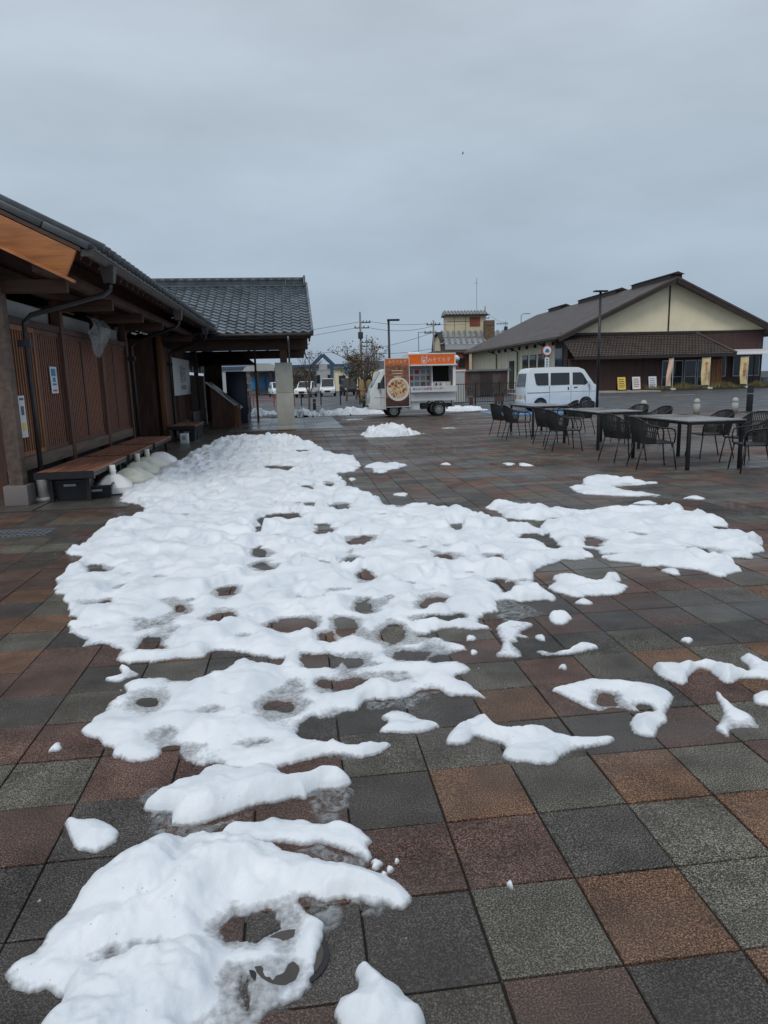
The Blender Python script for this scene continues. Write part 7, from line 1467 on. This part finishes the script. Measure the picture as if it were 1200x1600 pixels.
def snow_mesh(name, outline, H, dx, w, holes=(), dents=(), growy=0.0, extra=None, rough=1.0, edge=.012, lump=.44, zbase=0.0, sm=1, mtl='snow', cups=0.0):
    A = np.array(outline); x0, y0 = A.min(0) - .06; x1, y1 = A.max(0) + .06
    xs = np.arange(x0, x1, dx)
    ys = [y0]
    while ys[-1] < y1: ys.append(ys[-1] + max(dx, growy * ys[-1]))
    ys = np.array(ys)
    X, Y = np.meshgrid(xs, ys)
    sc = np.clip(Y / 3.0, .7, 3.0)
    e_ = edge * np.clip(Y / 4.0, .8, 1.8)
    wx = X + e_ * (1.6 * fbm(X, Y, 13, 4) + 2.4 * fbm(X + 5, Y, 4.5, 2)); wy = Y + e_ * (2.6 * fbm(X + 9, Y + 4, 13, 4) + 3.4 * fbm(X + 2, Y + 4, 4.5, 2))
    d = sdist(wx, wy, chaikin(outline, sm))
    hd = np.full(X.shape, 1e9)
    for hl in holes:
        hl = [[q[0] + (rnd.random() - .5) * .25 * (max(p[0] for p in hl) - min(p[0] for p in hl)), q[1] + (rnd.random() - .5) * .25 * (max(p[1] for p in hl) - min(p[1] for p in hl))] for q in hl]
        h_ = np.array(hl); cx, cy = h_.mean(0); rr = np.abs(h_ - (cx, cy)).max() + .5
        sel = (np.abs(X - cx) < rr) & (np.abs(Y - cy) < rr)
        if sel.any(): hd[sel] = np.minimum(hd[sel], -sdist(wx[sel], wy[sel], chaikin(hl, 1)))
    dd = np.minimum(d, hd)
    w_ = w * np.clip(.95 + 1.9 * fbm(X + 31, Y + 12, 3.1, 2), .35, 2.2)
    t = np.clip(d / w_, 0, 1); th = np.clip(hd / (w_ * 1.15), 0, 1); th = th * th * (3 - 2 * th)
    prof = (np.sqrt(np.clip(1 - (1 - t) ** 2, 0, 1)) * .58 + .42 * t) * (.06 + .94 * th)
    t = np.minimum(t, th)
    pil = np.abs(vnoise(X * 3.4 + 2, Y * 2.9)) * 2.2 + .40 * np.abs(vnoise(X * 8 + 7, Y * 7.2 + 3)) * 2
    lumps = .62 + lump * 2.2 * fbm(X, Y, 2.3, 2) + lump * 1.9 * (pil - .45) + lump * .45 * fbm(X + 3, Y + 8, 11, 2)
    h = H * prof * np.clip(lumps + .38, .30, 2.4)
    if extra is not None: h = h + extra(X, Y, dd) * np.clip(dd / (w * 1.5), 0, 1)
    for cx, cy, rx, ry in dents:
        q = ((X - cx) / rx) ** 2 + ((Y - cy) / ry) ** 2
        h = h * (1 - .85 * np.exp(-q ** 1.5))
    if cups:
        # melt cups: a jittered lattice of hollows, some of them nearly through
        cs = .25
        gx, gy = np.floor(X / cs), np.floor(Y / (cs * 1.25))
        for ox in (-1, 0, 1):
            for oy in (-1, 0, 1):
                ix, iy = (gx + ox).astype(int), (gy + oy).astype(int)
                r1 = _perm[ix % 256, iy % 256]; r2_ = _perm[(ix + 91) % 256, (iy + 37) % 256]; r3 = _perm[(ix + 13) % 256, (iy + 171) % 256]; r4 = _perm[(ix + 57) % 256, (iy + 7) % 256]
                cx, cy = (gx + ox + .15 + .7 * r1) * cs, (gy + oy + .15 + .7 * r2_) * cs * 1.25
                rx = .05 + .06 * r3; ry = .06 + .09 * r4
                q = ((X - cx) / rx + .35 * fbm(X, Y, 15, 2)) ** 2 + ((Y - cy) / ry + .35 * fbm(X + 4, Y, 15, 2)) ** 2
                dep = np.where(r3 * r1 > .07, cups * (.35 + .6 * r4), 0)
                h = h * (1 - np.clip(dep, 0, .93) * np.exp(-q ** 1.7))
    h = np.where(dd > 0, np.maximum(h, .006 * np.clip(dd / .02, 0, 1)), h)
    h = h + rough * H * .14 * fbm(X, Y, 30, 3) * t
    h = np.where(dd < 0, np.maximum(dd * .9, -.03), h)
    Z = h + zbase
    keep = h > -.012
    ny, nx = X.shape
    kc = keep[:-1, :-1] | keep[1:, :-1] | keep[:-1, 1:] | keep[1:, 1:]
    idx = np.arange(nx * ny).reshape(ny, nx)
    F = np.stack([idx[:-1, :-1][kc], idx[:-1, 1:][kc], idx[1:, 1:][kc], idx[1:, :-1][kc]], 1)
    used = np.unique(F); remap = np.full(nx * ny, -1); remap[used] = np.arange(len(used))
    V_ = np.stack([X.ravel()[used], Y.ravel()[used], Z.ravel()[used]], 1); F = remap[F]
    c = np.array([V_[:, 0].mean(), V_[:, 1].mean(), 0.0]); V_ = V_ - c
    me = bpy.data.meshes.new(name)
    me.vertices.add(len(V_)); me.vertices.foreach_set('co', V_.ravel())
    me.loops.add(F.size); me.loops.foreach_set('vertex_index', F.ravel().astype(np.int32))
    me.polygons.add(len(F)); me.polygons.foreach_set('loop_start', np.arange(0, F.size, 4, dtype=np.int32)); me.polygons.foreach_set('loop_total', np.full(len(F), 4, dtype=np.int32))
    me.polygons.foreach_set('use_smooth', np.ones(len(F), bool))
    me.materials.append(MATS[mtl]); me.update(); me.validate()
    o = bpy.data.objects.new(name, me); COL.objects.link(o); o.location = c
    return o
SG = 'patches of melting snow'
def far_pile(X, Y, dd):
    f = np.clip((Y - 11) / 5.0, 0, 1)
    ridge = np.exp(-((Y - 17.6) / .9) ** 2) * np.clip((X + 2.4) / .8, 0, 1) * np.clip((1.3 - X) / 1.0, 0, 1)
    chunk = np.abs(fbm(X, Y, 4.5, 4))
    return f * .02 + ridge * (.12 + .13 * chunk) + .04 * np.clip((X * -1 - .3) / 1.5, 0, 1) * np.clip((Y - 6) / 4, 0, 1) * (1 + fbm(X, Y, 6, 3))
PS, HS, DS = SNOW['P'], SNOW['H'], SNOW['D']
tag(snow_mesh('snow_patch', PS['main'], .056, .0125, .13, HS['main'], DS['main'], .0042, far_pile, 1.0, .017, cups=.82), 'largest snow sheet, pitted with footprints, across the middle of the plaza', 'snow', SG)
def front_bulk(X, Y, dd): 
    e = .03 * np.exp(-(((X + .30) / .28) ** 2 + ((Y - 1.95) / .22) ** 2)) + .03 * np.exp(-(((X + .45) / .18) ** 2 + ((Y - 1.5) / .3) ** 2))
    for ax, ay, bx, by, wd, dp in SNOW['T']:
        dx, dy = bx - ax, by - ay; t = np.clip(((X - ax) * dx + (Y - ay) * dy) / (dx * dx + dy * dy), 0, 1)
        e = e - dp * np.exp(-((X - ax - t * dx) ** 2 + (Y - ay - t * dy) ** 2) / wd ** 2)
    return e
tag(snow_mesh('snow_patch', PS['front'], .072, .0065, .14, HS['front'], DS['front'], 0, front_bulk, 1.3, .014, cups=.3), 'thick snow lump at the bottom left, closest to the camera', 'snow', SG)
SPEC = [('tooth', 0.051, .006, .05, 'tooth-shaped snow lump at the bottom edge right of the thick one'),
        ('arc', 0.043, .006, .045, 'arc-shaped snow ridge just behind the thick front lump'),
        ('saddle', 0.046, .006, .05, 'saddle-shaped snow patch below the largest sheet with slush around it'),
        ('lump_left', 0.041, .006, .05, 'small round snow lump alone on the left near the front'),
        ('right', 0.061, .014, .09, 'large smooth snow patch on the right below the tables'),
        ('fish', 0.041, .010, .05, 'fish-shaped snow patch between the two large sheets'),
        ('pebble', 0.035, .007, .05, 'small rounded snow lump just right of the largest sheet'),
        ('tail', 0.029, .007, .035, 'twisted snow scrap trailing off the right of the largest sheet'),
        ('sliver', 0.023, .007, .03, 'thin snow sliver right of the twisted scrap'),
        ('ring', 0.041, .006, .045, 'ring-shaped snow patch with a hole on the right'),
        ('swan', 0.049, .006, .05, 'swan-necked snow patch in the lower middle right'),
        ('arch', 0.041, .006, .04, 'arched snow strip running to the right edge'),
        ('star', 0.038, .006, .04, 'three-pointed snow patch near the right edge'),
        ('edge', 0.029, .007, .04, 'small snow scrap cut off by the right edge'),
        ('hat', 0.038, .006, .045, 'hat-shaped snow patch below the largest sheet'),
        ('spur', 0.023, .007, .03, 'thin snow spur off the left of the largest sheet'),
        ('chairs', 0.043, .016, .08, 'flat snow scraps in front of the chairs'),
        ('brook', 0.043, .016, .07, 'broken snow scraps right of the far end of the largest sheet')]
for k, H_, dx, w, lb in SPEC:
    tag(snow_mesh('snow_patch', PS[k], H_ * .9, dx, w * 1.45, HS.get(k, ()), DS.get(k, ()), .004 if dx > .009 else 0, None, 1.0, .008 if dx < .01 else .014, cups=.55 if k == 'right' else .2), lb, 'snow', SG)
# crumbs: tiny pieces nobody would count
cr = MB()
for (x, y, rx, ry) in SNOW['E']:
    n = 10; b0 = len(cr.v); h = min(.03, .5 * min(rx, ry) + .012)
    for lv, (s_, z) in enumerate(((1.0, -.004), (.82, .55 * h), (.45, h))):
        for q in range(n):
            a = 2 * math.pi * q / n; f = s_ * (1 + .28 * math.sin(3 * a + x * 9) + .15 * math.sin(5 * a + y * 7)); cr.v.append((x + rx * f * math.cos(a), y + ry * f * math.sin(a), z))
    for lv in range(2):
        for q in range(n): cr.f.append((b0 + lv * n + q, b0 + lv * n + (q + 1) % n, b0 + (lv + 1) * n + (q + 1) % n, b0 + (lv + 1) * n + q)); cr.m.append(0)
    cr.f.append(tuple(b0 + 2 * n + q for q in range(n))); cr.m.append(0)
for k in range(45):
    px = rnd.choice(PS['main'] + PS['front'] + PS['right'] + PS['arc']); x, y = px[0] + rnd.gauss(0, .06), px[1] + rnd.gauss(0, .06); r_ = rnd.uniform(.003, .007)
    cr.lathe([(r_, -.002), (r_ * .9, r_ * .5), (r_ * .4, r_ * .9)], c=(x, y, 0), n=6)
o = cr.build('snow_crumbs', 'snow', None, smooth=True); o['kind'] = 'stuff'; o['label'] = 'small crumbs of snow scattered on the paving'
# half-melted grey ice beside the near patches
for k, pl in enumerate(SNOW['S']):
    o = snow_mesh('slush', pl, .006, .008, .07, (), (), 0, None, 2.0, .03, mtl='slush'); o['kind'] = 'stuff'; o['label'] = 'grey half-melted ice beside the snow patches'
# standing melt water on the paving
for pl in SNOW['W']:
    o = snow_mesh('puddle', pl, .0022, .03, .05, (), (), .004, None, 0.0, .05, lump=0.0, mtl='water'); o['kind'] = 'stuff'; o['label'] = 'thin sheet of melt water on the paving'
# ploughed heaps in the distance
def heap(x, y, rx, ry, H_, lb, seed, zb=-.02):
    pl = [[x + rx * (1 + .18 * math.sin(3 * a + seed) + .1 * math.sin(7 * a + 2 * seed)) * math.cos(a), y + ry * (1 + .18 * math.sin(2 * a + seed)) * math.sin(a)] for a in [2 * math.pi * k / 22 for k in range(22)]]
    def ex(X, Y, dd): return H_ * .55 * np.exp(-(((X - x) / (rx * .7)) ** 2 + ((Y - y) / (ry * .7)) ** 2)) + .10 * H_ * fbm(X, Y, 9, 4)
    tag(snow_mesh('snow_heap', pl, H_ * .5, .03, ry * .8, (), (), 0, ex, 1.2, .05, .3, zb), lb, 'snow heap', 'ploughed snow heaps')
heap(2.55, 19.25, .80, .75, .42, 'snow mound standing alone in the middle before the food truck', 1.0)
heap(2.55, 32.0, 1.5, .9, .36, 'long snow heap at the nose of the food truck', 2.0)
heap(0.2, 31.6, 1.3, .7, .36, 'snow heap behind the concrete pillar, tapering right', 3.1)
heap(-1.7, 33.2, 1.0, .6, .36, 'snow heap seen between the vending machines and the pillar', 4.2)
heap(7.75, 32.6, 1.35, .9, .24, 'flat snow heap between the food truck and the van', 5.0)
heap(2.2, 27.6, .55, .25, .07, 'thin snow strip left of the snow mound before the truck', 6.0)
heap(4.6, 21.2, .35, .22, .05, 'small flat snow scrap right of the snow mound', 7.0)

# a bird far up in the sky
t = thing('bird', 'tiny dark bird in the grey sky', 'bird', (16.93, 70.0, 22.4))
t.scale = (.55, .55, .55)
MB().lathe([(.01, -.25), (.07, -.1), (.08, .05), (.03, .22), (.01, .26)], n=8).build('body', 'steel_dark', t, world=False)
for s_ in (-1, 1): MB().hexa([(0, s_ * .05, .0), (.12, s_ * .05, 0), (.05, s_ * .5, .14), (-.02, s_ * .5, .14)], [(0, s_ * .05, .015), (.12, s_ * .05, .015), (.05, s_ * .5, .15), (-.02, s_ * .5, .15)]).build('wing', 'steel_dark', t, world=False)
